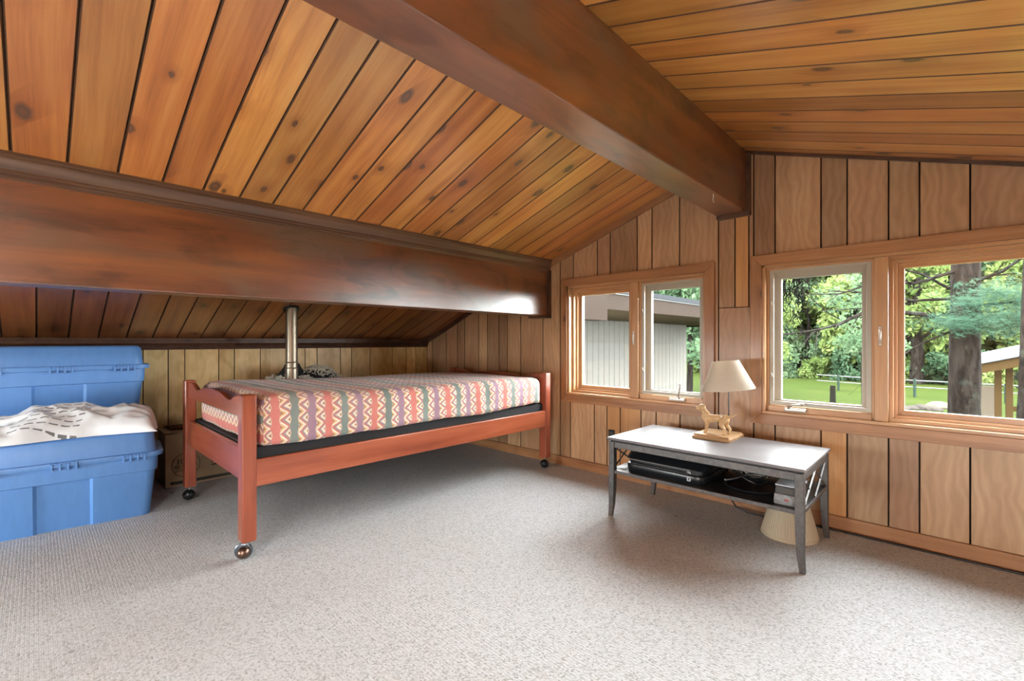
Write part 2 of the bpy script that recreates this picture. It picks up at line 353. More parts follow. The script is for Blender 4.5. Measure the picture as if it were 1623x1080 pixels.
def m_bag():
    m, nt, p = mat('white_plastic_bag'); tc = N(nt, 'ShaderNodeTexCoord'); v = tc.outputs['Object']
    sp = N(nt, 'ShaderNodeSeparateXYZ'); L(nt, v, sp.inputs[0]); x, y = sp.outputs[0], sp.outputs[1]
    n = noise(nt, scaled(nt, v, (9, 9, 9)), 1, 4, .6)
    col = ramp(nt, n, [(.3, (.80,.83,.86)), (.6, (.88,.92,.96))])
    # rows of printed bars
    yy = math_(nt, 'ADD', y, math_(nt, 'MULTIPLY', x, .55))
    row = math_(nt, 'LESS_THAN', math_(nt, 'FRACT', math_(nt, 'MULTIPLY', x, 55.0)), .20)
    dash = math_(nt, 'LESS_THAN', math_(nt, 'FRACT', math_(nt, 'MULTIPLY', yy, 24.0)), .75)
    ins = math_(nt, 'MULTIPLY', math_(nt, 'LESS_THAN', math_(nt, 'ABSOLUTE', math_(nt, 'SUBTRACT', yy, .07)), .12), math_(nt, 'LESS_THAN', math_(nt, 'ABSOLUTE', math_(nt, 'SUBTRACT', x, .045)), .10))
    f = math_(nt, 'MULTIPLY', math_(nt, 'MULTIPLY', row, dash), ins)
    col = mix(nt, math_(nt, 'MULTIPLY', f, .85), col, (.06,.06,.065))
    L(nt, col, p.inputs['Base Color']); p.inputs['Roughness'].default_value = .35
    p.inputs['Transmission Weight'].default_value = 0.0; p.inputs['Subsurface Weight'].default_value = .0
    return m
M['bag'] = m_bag()
def m_shade(name, col, pleat=0):
    m, nt, p = mat(name); tc = N(nt, 'ShaderNodeTexCoord')
    n = noise(nt, scaled(nt, tc.outputs['Object'], (300, 300, 60)), 1, 2, .5)
    L(nt, ramp(nt, n, [(.3, tuple(c*.93 for c in col)), (.7, col)]), p.inputs['Base Color']); p.inputs['Roughness'].default_value = .8
    nt.nodes.remove(nt.nodes['Material Output']); out = N(nt, 'ShaderNodeOutputMaterial')
    tl = N(nt, 'ShaderNodeBsdfTranslucent'); tl.inputs[0].default_value = (*col, 1); mx = N(nt, 'ShaderNodeMixShader'); mx.inputs[0].default_value = .35
    L(nt, p.outputs[0], mx.inputs[1]); L(nt, tl.outputs[0], mx.inputs[2]); L(nt, mx.outputs[0], out.inputs[0]); return m
M['shade'] = m_shade('linen_shade', (.74,.66,.54))
M['shade2'] = m_shade('pleated_shade', (.70,.60,.44))
def m_pipe():
    m, nt, p = mat('galvanised_pipe'); v, rv = coords(nt, 'Z', False)
    n = noise(nt, scaled(nt, v, (3, 60, 60)), 1, 3, .6); L(nt, ramp(nt, n, [(.3, (.24,.19,.14)), (.7, (.40,.34,.27))]), p.inputs['Base Color'])
    p.inputs['Metallic'].default_value = .9; p.inputs['Roughness'].default_value = .38; return m
M['pipe'] = m_pipe()
def m_card():
    m, nt, p = mat('cardboard'); v, rv = coords(nt, 'Z')
    n = noise(nt, scaled(nt, v, (4, 60, 4)), 1, 3, .6); L(nt, ramp(nt, n, [(.3, (0.315,0.2175,0.1275)), (.7, (0.435,0.3075,0.1875))]), p.inputs['Base Color'])
    p.inputs['Roughness'].default_value = .85; return m
M['card'] = m_card()
def m_grass():
    m, nt, p = mat('lawn'); tc = N(nt, 'ShaderNodeTexCoord'); v = tc.outputs['Object']
    n = noise(nt, scaled(nt, v, (.35, .35, 1)), 1, 5, .7); n2 = noise(nt, scaled(nt, v, (6, 6, 1)), 1, 3, .7)
    col = mix(nt, n2, ramp(nt, n, [(.3, (0.007623,0.01198,0.002091)), (.55, (0.01362,0.01852,0.003136)), (.75, (0.02042,0.02069,0.005227))]), (0.01089,0.01633,0.003136))
    L(nt, col, p.inputs['Base Color']); p.inputs['Roughness'].default_value = 1; p.inputs['Specular IOR Level'].default_value = .02; return m
M['grass'] = m_grass()
def m_leaf(name, a, b, c):
    m, nt, p = mat(name); tc = N(nt, 'ShaderNodeTexCoord'); v = tc.outputs['Object']
    n = noise(nt, scaled(nt, v, (.9, .9, .9)), 1, 4, .75)
    oi = N(nt, 'ShaderNodeObjectInfo'); k = math_(nt, 'ADD', n, math_(nt, 'MULTIPLY', math_(nt, 'SUBTRACT', oi.outputs['Random'], .5), .3))
    col = ramp(nt, k, [(.3, a), (.5, b), (.72, c)]); L(nt, col, p.inputs['Base Color']); p.inputs['Roughness'].default_value = .8; p.inputs['Specular IOR Level'].default_value = .03
    nt.nodes.remove(nt.nodes['Material Output']); out = N(nt, 'ShaderNodeOutputMaterial'); tl = N(nt, 'ShaderNodeBsdfTranslucent'); L(nt, col, tl.inputs[0])
    mx = N(nt, 'ShaderNodeMixShader'); mx.inputs[0].default_value = .4; L(nt, p.outputs[0], mx.inputs[1]); L(nt, tl.outputs[0], mx.inputs[2]); L(nt, mx.outputs[0], out.inputs[0]); return m
M['leaf'] = m_leaf('spring_leaves', (0.02851,0.04752,0.01426), (0.06534,0.09266,0.02614), (0.101,0.1188,0.04039))
M['leafd'] = m_leaf('dark_leaves', (0.01971,0.03802,0.01971), (0.04224,0.0704,0.03661), (0.0704,0.09856,0.05069))
M['needle'] = m_leaf('pine_needles', (0.01373,0.03379,0.02112), (0.02323,0.05069,0.03168), (0.03802,0.06336,0.04013))
def m_bark():
    m, nt, p = mat('pine_bark'); v, rv = coords(nt, 'Z', True)
    n = noise(nt, scaled(nt, v, (2.5, 9, 9)), 1, 5, .7, .5); li = noise(nt, scaled(nt, v, (3, 3, 3)), 1, 4, .7)
    col = ramp(nt, n, [(.35, (0.002352,0.001764,0.001372)), (.55, (0.007841,0.006076,0.005096)), (.75, (0.01372,0.01137,0.009803))])
    col = mix(nt, ramp(nt, li, [(.55, 0.0), (.68, .6)]), col, (0.02079,0.02524,0.0193)); L(nt, col, p.inputs['Base Color']); p.inputs['Roughness'].default_value = .95; p.inputs['Specular IOR Level'].default_value = .02
    bump(nt, p, n, .9, .05); return m
M['bark'] = m_bark()

# ------------------------------------------------------------------ the room shell
def zl(x): return 1.530 + .345*(x + 2.22)       # upper left slope
def zlow(x): return .945 + .403*(x + 3.79)      # slope under the purlin
def zr(x): return 1.968 - .330*(x + .83)        # right slope
YE = 3.30                                        # eaves reach past the gable
floor = MB().box(XK-.12, XR+.1, YB-.1, D+.14, -.25, 0).obj('floor', M['carpet']); tag(floor, 'pale grey berber carpet covering the whole attic floor', 'carpet', kind='structure')

def slab(name, x0, x1, f, label):
    o = MB().prism([(x0, f(x0)+.016), (x1, f(x1)+.016), (x1, f(x1)+.14), (x0, f(x0)+.14)], 'y', YB-.3, YE).obj(name, M['stain'])
    return tag(o, label, 'ceiling', kind='structure')
ceil_lu = slab('ceiling_left', -2.36, -.90, zl, 'sloped knotty cedar plank ceiling between the two brown beams')
ceil_ll = slab('ceiling_low', -3.98, -2.27, zlow, 'low sloped cedar plank ceiling running down behind the long beam')
_mb = MB()
SX0, SX1 = FILL_SKLS[0][:2]; SYE = FILL_SKLS[1][3]
for xa, xb, ya, yb in ((-.92, SX0, YB-.3, YE), (SX1, XR+.15, YB-.3, YE), (SX0, SX1, YB-.3, FILL_SKLS[0][2]), (SX0, SX1, FILL_SKLS[0][3], FILL_SKLS[1][2]), (SX0, SX1, SYE, YE)):
    _mb.prism([(xa, zr(xa)+.016), (xb, zr(xb)+.016), (xb, zr(xb)+.14), (xa, zr(xa)+.14)], 'y', ya, yb)
ceil_r = tag(_mb.obj('ceiling_right', M['stain']), 'glossy cedar plank ceiling sloping down over the right windows', 'ceiling', kind='structure')
PW = .1325
def board_mesh(name, length, wd=PW, m=None):
    a = wd/2 - .0020; c = .0045; t = .018
    me = MB().prism([(-a-.001, t), (-a-.001, c), (-a+c*.6, 0), (a-c*.6, 0), (a+.001, c), (a+.001, t)], 'x', 0, length).mesh(name, m or M['cedar'])
    me.materials.append(M['stain'])
    for p in me.polygons:
        if p.normal.z > -.95: p.material_index = 1      # stain pooled in the joints
    return me
def boards(parent, x0, x1, f, y_off, ymin, ymax, m=None):
    z0, z1 = f(x0), f(x1); ln = math.hypot(x1-x0, z1-z0); me = board_mesh('ceiling_board', ln, PW, m); ang = math.atan2(z1-z0, x1-x0)
    k = math.floor((ymin - y_off)/PW); y = y_off + k*PW
    while y < ymax - .01:
        yc = y + PW/2
        if yc + PW/2 > ymax: break
        o = bpy.data.objects.new('ceiling_board', me); COL.objects.link(o); o.parent = parent
        o.location = (x0, yc, z0); o.rotation_euler = (0, -ang, 0)
        y += PW
    if y < ymax - .015:       # ripped last board against the gable
        wd = ymax - y; a = wd/2; m2 = board_mesh('ceiling_board', ln, wd, m)
        o = new('ceiling_board', m2, parent); o.location = (x0, y + a, z0); o.rotation_euler = (0, -ang, 0)
boards(ceil_lu, -2.25, -.985, zl, -.055, YB, D)
boards(ceil_ll, -3.84, -2.35, zlow, .005, YB, D, M['cedar_shaded'])
boards(ceil_r, -.84, XR, zr, 1.200, SYE+.14, D); boards(ceil_r, -.84, SX0, zr, 1.200, YB, SYE+.15); boards(ceil_r, SX1, XR, zr, 1.200, YB, SYE+.15)

# gable wall: dark backing with two openings, plywood strips in front of it
def wall_with_openings(name, y0, y1, x0, x1, top, ops, m):
    mb = MB(); xs = sorted(set([x0, x1] + [v for o in ops for v in o[:2]] + [-2.30, -.88]))
    xs = [x for x in xs if x0 <= x <= x1]
    for a, b in zip(xs, xs[1:]):
        o = [q for q in ops if q[0] <= a + 1e-6 and b - 1e-6 <= q[1]]
        segs = [(0, None)] if not o else [(0, o[0][2]), (o[0][3], None)]
        for s, e in segs:
            za = top(a) if e is None else e; zb = top(b) if e is None else e
            mb.prism([(a, s), (b, s), (b, zb), (a, za)], 'y', y0, y1)
    return mb.obj(name, m)
def ztop(x): return (zlow(x) if x < -2.30 else zl(x) if x < -.90 else zr(x))
gable = wall_with_openings('wall_gable', D+.016, D+.14, XK-.12, XR+.1, lambda x: ztop(x)+.02, (W1, W2), M['blackgap'])
tag(gable, 'plywood strip gable wall holding both wooden windows', 'wall', kind='structure')
CW = .055
def stain_edges(me, ax):
    me.materials.append(M['stain'])
    for p in me.polygons:
        if abs(p.normal[ax]) > .9: p.material_index = 1
def panel_board(parent, xa, xb, segs, m, y=D):
    g = .0026
    for s, e in segs:
        a, b = xa+g, xb-g
        za = ztop(a) if e is None else e; zb = ztop(b) if e is None else e
        o_ = MB().prism([(a-xa, s), (b-xa, s), (b-xa, zb), (a-xa, za)], 'y', 0, .014).obj('panel_board', m, parent, bev=.0012, loc=(xa, y, 0), segs=1); stain_edges(o_.data, 0)
gx_low = [-3.826, -3.741, -3.514, -3.348, -3.244, -3.05, -2.938, -2.794, -2.696, -2.542, -2.308, -2.138]
gx_above1 = [-2.138, -2.017, -1.811, -1.706, -1.503, -1.399, -1.218, -.987]
gx_below1 = [-2.138, -2.044, -1.835, -1.732, -1.629, -1.476, -1.371, -1.215, -.987]
gx_mid = [-.987, -.897, -.800]
gx_r = [-.800, -.695, -.489, -.382, -.226, -.119, .041, .20, .31, .52, .62, .83, .94, 1.05, 1.26, 1.40, 1.55, 1.72, 1.83, 2.0, 2.1]
for a, b in zip(gx_low, gx_low[1:]): panel_board(gable, a, b, [(0, None)], M['panel'])
for a, b in zip(gx_above1, gx_above1[1:]): panel_board(gable, a, b, [(W1[3]+.03, None)], M['panel'])
for a, b in zip(gx_below1, gx_below1[1:]): panel_board(gable, a, b, [(0, W1[2]-.03)], M['panel_o'] if a in (-1.732, -1.629) else M['panel'])
panel_board(gable, -1.02, -.987, [(W1[2]-.03, W1[3]+.03)], M['panel'])
panel_board(gable, -2.138, -2.10, [(W1[2]-.03, W1[3]+.03)], M['panel'])
panel_board(gable, -.987, -.897, [(1.112, 1.66)], M['panel'])
panel_board(gable, -.897, -.825, [(1.112, 1.66)], M['panel_o'])
panel_board(gable, -.825, -.800, [(1.112, 1.95)], M['panel'])
panel_board(gable, -.987, -.800, [(0, 1.108)], M['panel'])
for a, b in zip(gx_r, gx_r[1:]):
    if b <= .86: panel_board(gable, a, b, [(0, W2[2]-.03)], M['panel_o'] if a == -.489 else M['panel']); panel_board(gable, a, b, [(W2[3]+.03, None)], M['panel'])
    else: panel_board(gable, a, b, [(0, None)], M['panel'])

# knee wall
knee = MB().box(XK-.12, XK-.015, YB, D+.1, 0, 1.0).obj('wall_left', M['blackgap']); tag(knee, 'low plywood knee wall behind the bed and blue totes', 'wall', kind='structure')
ky = [-2.7, -2.5, -2.3, -2.19, -2.0, -1.9, -1.72, -1.5, -1.38, -1.18, -1.0, -.88, -.70, -.52, -.42, -.22, -.02, .10, .30, .491, .624, .717, .92, 1.02, 1.195, 1.41, 1.531, 1.629, 1.831, 1.933, 2.111, 2.34, 2.492, 2.6, 2.735]
for a, b in zip(ky, ky[1:]):
    o_ = MB().prism([(0.002, 0), (b-a-.002, 0), (b-a-.002, .93), (.002, .93)], 'x', -.014, 0).obj('panel_board', M['panel_y'], knee, bev=.0012, loc=(XK, a, 0), segs=1); stain_edges(o_.data, 1)
wr = MB().box(XR, XR+.1, YB, D+.1, 0, zr(XR)+.05).obj('wall_right', M['panel']); tag(wr, 'plywood knee wall on the right side of the attic', 'wall', kind='structure')
wb = wall_with_openings('wall_back', YB-.12, YB, XK-.12, XR+.1, lambda x: ztop(x)+.02, FILL_BWS, M['panel']); tag(wb, 'plywood gable wall at the other end of the attic', 'wall', kind='structure')

# mouldings, baseboards and rake trims
def extr(name, poly, axis, a, b, m, label, bev=0):
    o = MB().prism(poly, axis, a, b).obj(name, m, smooth=30, bev=bev); tag(o, label, 'trim', kind='structure'); return o
bx = -2.245
crown = [(0,1.452),(.007,1.452),(.009,1.460),(.014,1.463),(.014,1.470),(.017,1.473),(.017,1.481),(.022,1.485),(.027,1.496),(.034,1.506),(.037,1.515),(.037,1.521),(.041,1.524),(.041,1.538),(0,1.540)]
extr('trim_1', [(bx+x, z) for x, z in crown], 'y', YB, D-.005, M['mould'], 'stepped brown crown moulding along the top of the long beam')
kcr = [(0,.862),(.010,.862),(.012,.872),(.018,.876),(.020,.888),(.028,.900),(.034,.906),(.034,.922),(.038,.925),(.038,.940),(0,.935)]
extr('trim_2', [(XK+x, z) for x, z in kcr], 'y', YB, D-.002, M['dtrim'], 'dark brown moulding capping the low knee wall')
o = MB().box(XK, XR, D-.020, D, 0, .066).obj('baseboard_gable', M['trimx'], bev=.002); tag(o, 'cedar baseboard along the foot of the window wall', 'baseboard', kind='structure')
o = MB().box(XK, XK+.018, YB, D-.02, 0, .066).obj('baseboard_left', M['trimz'], bev=.002); tag(o, 'cedar baseboard along the foot of the knee wall', 'baseboard', kind='structure')
def rake(name, xa, xb, f, hgt, m, label, th=.018):
    o = MB().prism([(xa, f(xa)-hgt), (xb, f(xb)-hgt), (xb, f(xb)+.004), (xa, f(xa)+.004)], 'y', D-th, D).obj(name, m, bev=.0015); tag(o, label, 'trim', kind='structure')
rake('trim_3', -2.215, -.988, zl, .045, M['trimx'], 'cedar strip sloping along the ceiling above the small window')
rake('trim_4', -3.80, -2.36, zlow, .040, M['dtrim'], 'dark strip sloping along the low ceiling behind the bed')
rake('trim_5', -.81, XR, zr, .016, M['dtrim'], 'thin dark strip under the right ceiling above the window wall')

# beams
def beam(name, x0, x1, z0, z1, y1, label):
    o = MB().box(x0, x1, YB, y1, z0, z1).obj(name, M['beam'], bev=.006); tag(o, label, 'beam', kind='structure'); return o
beam('ridge_beam', -.990, -.836, 1.634, 2.03, D-.002, 'reddish brown ridge beam crossing the ceiling to the gable wall')
beam('purlin_beam', -2.365, bx, 1.112, 1.545, D-.012, 'long stained beam under the slope, blotched and dented')
MB().box(-.836, -.812, D-.02, D, 1.615, 1.955).obj('trim_6', M['dtrim']); 
tag(bpy.data.objects['trim_6'], 'dark upright strip beside the end of the ridge beam', 'trim', kind='structure')
tag(MB().box(-.990, -.812, D-.03, D, 1.612, 1.634).obj('trim_7', M['dtrim'], bev=.002), 'dark ledge under the end of the ridge beam', 'trim', kind='structure')
tag(MB().box(bx-.002, bx+.022, D-.03, D, 1.095, 1.46).obj('trim_8', M['dtrim'], bev=.002), 'dark upright strip closing the end of the long beam', 'trim', kind='structure')
tag(MB().box(-2.38, bx+.022, D-.09, D, 1.095, 1.112).obj('trim_9', M['dtrim'], bev=.002), 'dark ledge under the end of the long beam', 'trim', kind='structure')
s = MB().tube([(-.845,2.27,1.628),(-.842,2.268,1.615),(-.846,2.266,1.60),(-.838,2.262,1.585)], .0022, 6); tag(s.obj('twine_scrap', M['cream']), 'scrap of pale twine hanging from the ridge beam', 'twine')

# ------------------------------------------------------------------ windows
def frame4(x0, x1, z0, z1, wd, y0, y1, names, parent, mx, mz, bev=.0015, mitre=True):
    """four mitred members"""
    pts = [[(x0,z0),(x1,z0),(x1-wd,z0+wd),(x0+wd,z0+wd)], [(x0,z1),(x0+wd,z1-wd),(x1-wd,z1-wd),(x1,z1)],
           [(x0,z0),(x0+wd,z0+wd),(x0+wd,z1-wd),(x0,z1)], [(x1,z0),(x1,z1),(x1-wd,z1-wd),(x1-wd,z0+wd)]]
    for i, pl in enumerate(pts):
        ox, oz = pl[0]
        MB().prism([(a-ox, b-oz) for a, b in pl], 'y', 0, y1-y0).obj(names, mx if i < 2 else mz, parent, bev=bev, loc=(ox, y0, oz), segs=1)
def crank(parent, x, z, up, y):
    body = MB().box(-.05, .05, -.022, 0, -.009, .009).obj('crank_base', M['nickel'], parent, bev=.005, loc=(x, y, z), segs=3)
    a = MB()
    if up: a.tube([(.018,-.014,.0),(.012,-.024,.02),(.022,-.028,.06),(.027,-.03,.085)], [.007,.006,.005,.005], 8).sphere((.027,-.032,.092), .008)
    else: a.tube([(-.03,-.014,.0),(-.025,-.024,.018),(-.005,-.03,.026),(.03,-.032,.032)], [.007,.006,.005,.005], 8).sphere((.036,-.034,.034), .008)
    a.obj('crank_handle', M['nickel'], body, smooth=60)
def lock(parent, x, z, y):
    p = MB().box(-.006, .006, -.006, 0, -.045, .045).obj('sash_lock', M['nickel'], parent, bev=.002, loc=(x, y, z))
    MB().tube([(0,-.006,.03),(.002,-.018,.02),(.002,-.018,-.02),(0,-.008,-.035)], .004, 6).obj('lock_lever', M['nickel'], p, smooth=60)
def window(name, q, mull, label, cranks):
    x0, x1, z0, z1 = q; e = empty(name, ((x0+x1)/2, D, z0)); e['kind'] = 'structure'; e['label'] = label; e['category'] = 'window'
    inv = e
    frame4(x0-CW, x1+CW, z0-CW, z1+CW, CW, D-.020, D+.002, 'casing', inv, M['trimx'], M['trimz'])
    j = .014                                     # jamb lining
    for nm, b, m in (('jamb', (x0, x0+j, D-.006, D+.135, z0, z1), M['sashz']), ('jamb', (x1-j, x1, D-.006, D+.135, z0, z1), M['sashz']),
                  ('head_jamb', (x0, x1, D-.006, D+.135, z1-j, z1), M['sashx']), ('sill', (x0, x1, D-.012, D+.15, z0, z0+j), M['sashx'])):
        MB().box(*b).obj(nm, m, inv, bev=.001, segs=1)
    lights = []; a = x0 + j
    for m0, m1 in mull:
        MB().box(m0, m1, D+.010, D+.125, z0+j, z1-j).obj('mullion', M['sashz'], inv, bev=.003); lights.append((a, m0)); a = m1
    lights.append((a, x1-j))
    for i, (a, b) in enumerate(lights):
        c = cranks[i]; za, zb = z0+j, z1-j
        if c:    # casement with an insect-screen frame inside
            frame4(a, b, za, zb, .012, D+.030, D+.075, 'stop', inv, M['sashx'], M['sashz'])
            fo = .012
            frame4(a+fo, b-fo, za+fo+.022, zb-fo+.006, .020, D+.034, D+.046, 'screen_frame', inv, M['screenframe'], M['screenframe'])
            frame4(a+.010, b-.010, za+.012, zb-.010, .046, D+.085, D+.115, 'sash', inv, M['screenframe'], M['screenframe'])
            gi = .055
            MB().box(a+.010, b-.010, D+.020, D+.075, za, za+.030).obj('sash_rail', M['sashx'], inv, bev=.002)
            for t in (.25, .75):
                MB().tube([(a+.022, D+.030, za+(zb-za)*t+.012), (a+.026, D+.024, za+(zb-za)*t), (a+.033, D+.028, za+(zb-za)*t-.010)], .003, 6).obj('screen_clip', M['white'], inv)
            crank(inv, a+(b-a)*c[0], za+.018, c[1], D+.020)
            lock(inv, (a-.030) if c[2] < 0 else (b+.022), za+(zb-za)*.52, D+.010)
        else:    # fixed light with stepped wooden stops
            frame4(a, b, za, zb, .016, D+.030, D+.060, 'stop', inv, M['sashx'], M['sashz'])
            frame4(a+.012, b-.012, za+.012, zb-.012, .016, D+.058, D+.085, 'stop', inv, M['sashx'], M['sashz'])
            frame4(a+.006, b-.006, za+.006, zb-.006, .046, D+.083, D+.115, 'sash', inv, M['sashx'], M['sashz'])
            gi = .050
        frame4(a+gi-.006, b-gi+.006, za+gi-.006, zb-gi+.006, .007, D+.092, D+.104, 'glazing_bead', inv, M['white'], M['white'], bev=0)
        MB().box(a+gi-.004, b-gi+.004, D+.097, D+.101, za+gi-.004, zb-gi+.004).obj('pane', M['glass'], inv)
    return e
def window_fix(e):            # children are written in room coordinates: cancel the empty's own position
    for ch in e.children: ch.location = ch.location - e.location
w1 = window('window_1', W1, [(-1.558, -1.503)], 'small two-light wooden window beside the long beam, white siding behind it', [None, (.62, True, -1)]); window_fix(w1)
w2 = window('window_2', W2, [(-.280, -.228)], 'wide wooden window at the right, big pine trunk behind it', [(.30, False, 1), None]); window_fix(w2)
for i, q in enumerate(FILL_SKLS):  # added skylights; wells made deep to keep direct fill off the far floor
    e = empty('window_%d' % (6+i), ((q[0]+q[1])/2, (q[2]+q[3])/2, zr((q[0]+q[1])/2))); e.rotation_euler = (0, math.atan(.33), 0); tag(e, ('unseen skylight added for fill light, nearest the back wall behind the camera', 'unseen skylight added for fill light just behind the camera')[i], 'window', kind='structure')
    hx, hy = (q[1]-q[0])/2*1.053, (q[3]-q[2])/2
    for b in ((-hx, -hx+.02, -hy, hy, -.004, .45), (hx-.02, hx, -hy, hy, -.004, .45), (-hx, hx, -hy, -hy+.02, -.004, .45), (-hx, hx, hy-.02, hy, -.004, .45)):
        MB().box(*b).obj('curb', M['sashx'], e, bev=.002)
    MB().box(-hx+.015, hx-.015, -hy+.015, hy-.015, .430, .435).obj('pane', M['glass'], e)
for i, q in enumerate(FILL_BWS):  # unseen windows put in to throw fill onto the gable wall
    e = empty('window_%d' % (4+i), ((q[0]+q[1])/2, YB, q[2])); tag(e, ('unseen low window added for fill light behind the camera on the right', 'unseen low window added for fill light behind the camera near the totes')[i], 'window', kind='structure')
    frame4(q[0]-CW, q[1]+CW, q[2]-CW, q[3]+CW, CW, YB-.002, YB+.02, 'casing', e, M['trimx'], M['trimz'])
    frame4(q[0], q[1], q[2], q[3], .04, YB-.10, YB-.02, 'sash', e, M['sashx'], M['sashz'])
    MB().box(q[0]+.03, q[1]-.03, YB-.062, YB-.058, q[2]+.03, q[3]-.03).obj('pane', M['glass'], e); window_fix(e)

# black outlet left of the table
o = MB().box(-.024, .024, -.006, 0, -.044, .044).obj('wall_outlet', M['rubber'], bev=.002, loc=(-1.694, D, .272)); tag(o, 'black electrical outlet on the wall left of the grey table', 'outlet')
for dz in (-.02, .02): MB().box(-.013, .013, -.009, -.005, dz-.013, dz+.013).obj('socket', M['darkgrey'], o, bev=.003)

# ------------------------------------------------------------------ bed
bed = empty('single_bed', (-2.675, 1.60, 0)); tag(bed, 'cherry red wooden single bed on casters under the long beam', 'bed')
def bp(mb, name, m, bev=.004, smooth=False, parent=None):
    mb.v = [(x-bed.location.x, y-bed.location.y, z) for x, y, z in mb.v]
    return mb.obj(name, m, parent or bed, bev=bev, smooth=smooth, segs=3)
PX = ((-2.186, -2.120), (-3.230, -3.165)); PYF = (.594, .650); PYH = (2.545, 2.600)
for (a, b) in PX:
    for (c, d), top in ((PYF, .695), (PYH, .690)):
        bp(MB().box(a, b, c, d, .079, top), 'post', M['cherryz'], .007)
def scallop(y0, y1, zb, ztopp, dip):
    n = 48; x0, x1 = -3.166, -2.185; up = []
    for i in range(n+1):
        t = i/n; s = min(t, 1-t)
        if s < .07: z = ztopp
        elif s < .20: z = ztopp - dip*(.5-.5*math.cos(math.pi*(s-.07)/.13))
        elif s < .38: z = ztopp - dip + dip*.82*(.5-.5*math.cos(math.pi*(s-.20)/.18))
        else: z = ztopp - dip*.18 + dip*.18*(.5-.5*math.cos(math.pi*(s-.38)/.12))
        up.append((x0+(x1-x0)*t, z))
    return MB().prism([(x0, zb), (x1, zb)] + up[::-1], 'y', y0, y1)
bp(scallop(.610, .634, .595, .684, .030), 'footboard', M['cherryx'], .004)
bp(scallop(2.560, 2.584, .48, .680, .028), 'headboard', M['cherryx'], .004)
bp(MB().box(-3.166, -2.185, .610, .634, .325, .462), 'foot_rail', M['cherryx'])
bp(MB().box(-3.166, -2.185, 2.560, 2.584, .325, .462), 'head_rail', M['cherryx'])
bp(MB().box(-2.150, -2.126, .648, 2.556, .305, .420), 'side_rail', M['cherry'])
bp(MB().box(-3.224, -3.200, .648, 2.548, .305, .420), 'side_rail', M['cherry'])
bp(MB().box(-3.185, -2.153, .640, 2.555, .36, .470), 'mattress_support', M['blackcloth'], .01)
for i, (a, b) in enumerate(PX):
    for j, (c, d) in enumerate((PYF, PYH)):
        cx, cy = (a+b)/2, (c+d)/2; big = (i == 0 and j == 0)
        st = bp(MB().tube([(cx, cy, .085), (cx, cy, .055)], .006, 8), 'caster', M['chrome'], 0)
        if big:      # bronze domed hub in a steel rim
            bp(MB().sphere((cx+.006, cy-.016, .034), .025, 20, 12), 'wheel_dome', M['bronze'], 0, 60, st)
            Mx = Matrix.Translation((cx-.014, cy-.010, .035)) @ Matrix.Rotation(R(-35), 4, 'Z') @ Matrix.Rotation(R(90), 4, 'Y')
            w_ = MB().lathe([(.018,-.007),(.030,-.008),(.0345,-.005),(.0345,.005),(.030,.008),(.018,.007)], 32); w_.xf(Mx)
            bp(w_, 'wheel_rim', M['steel'], 0, 40, st)
        else:
            bp(MB().sphere((cx, cy-.004, .031), .031, 20, 12, (1, 1, 1)), 'wheel', M['rubber'], 0, 60, st)
            bp(MB().lathe([(.0315,0),(.034,.003),(.0315,.006)], 24, (cx, cy-.004, .030)), 'hood', M['darkgrey'], 0, 60, st)

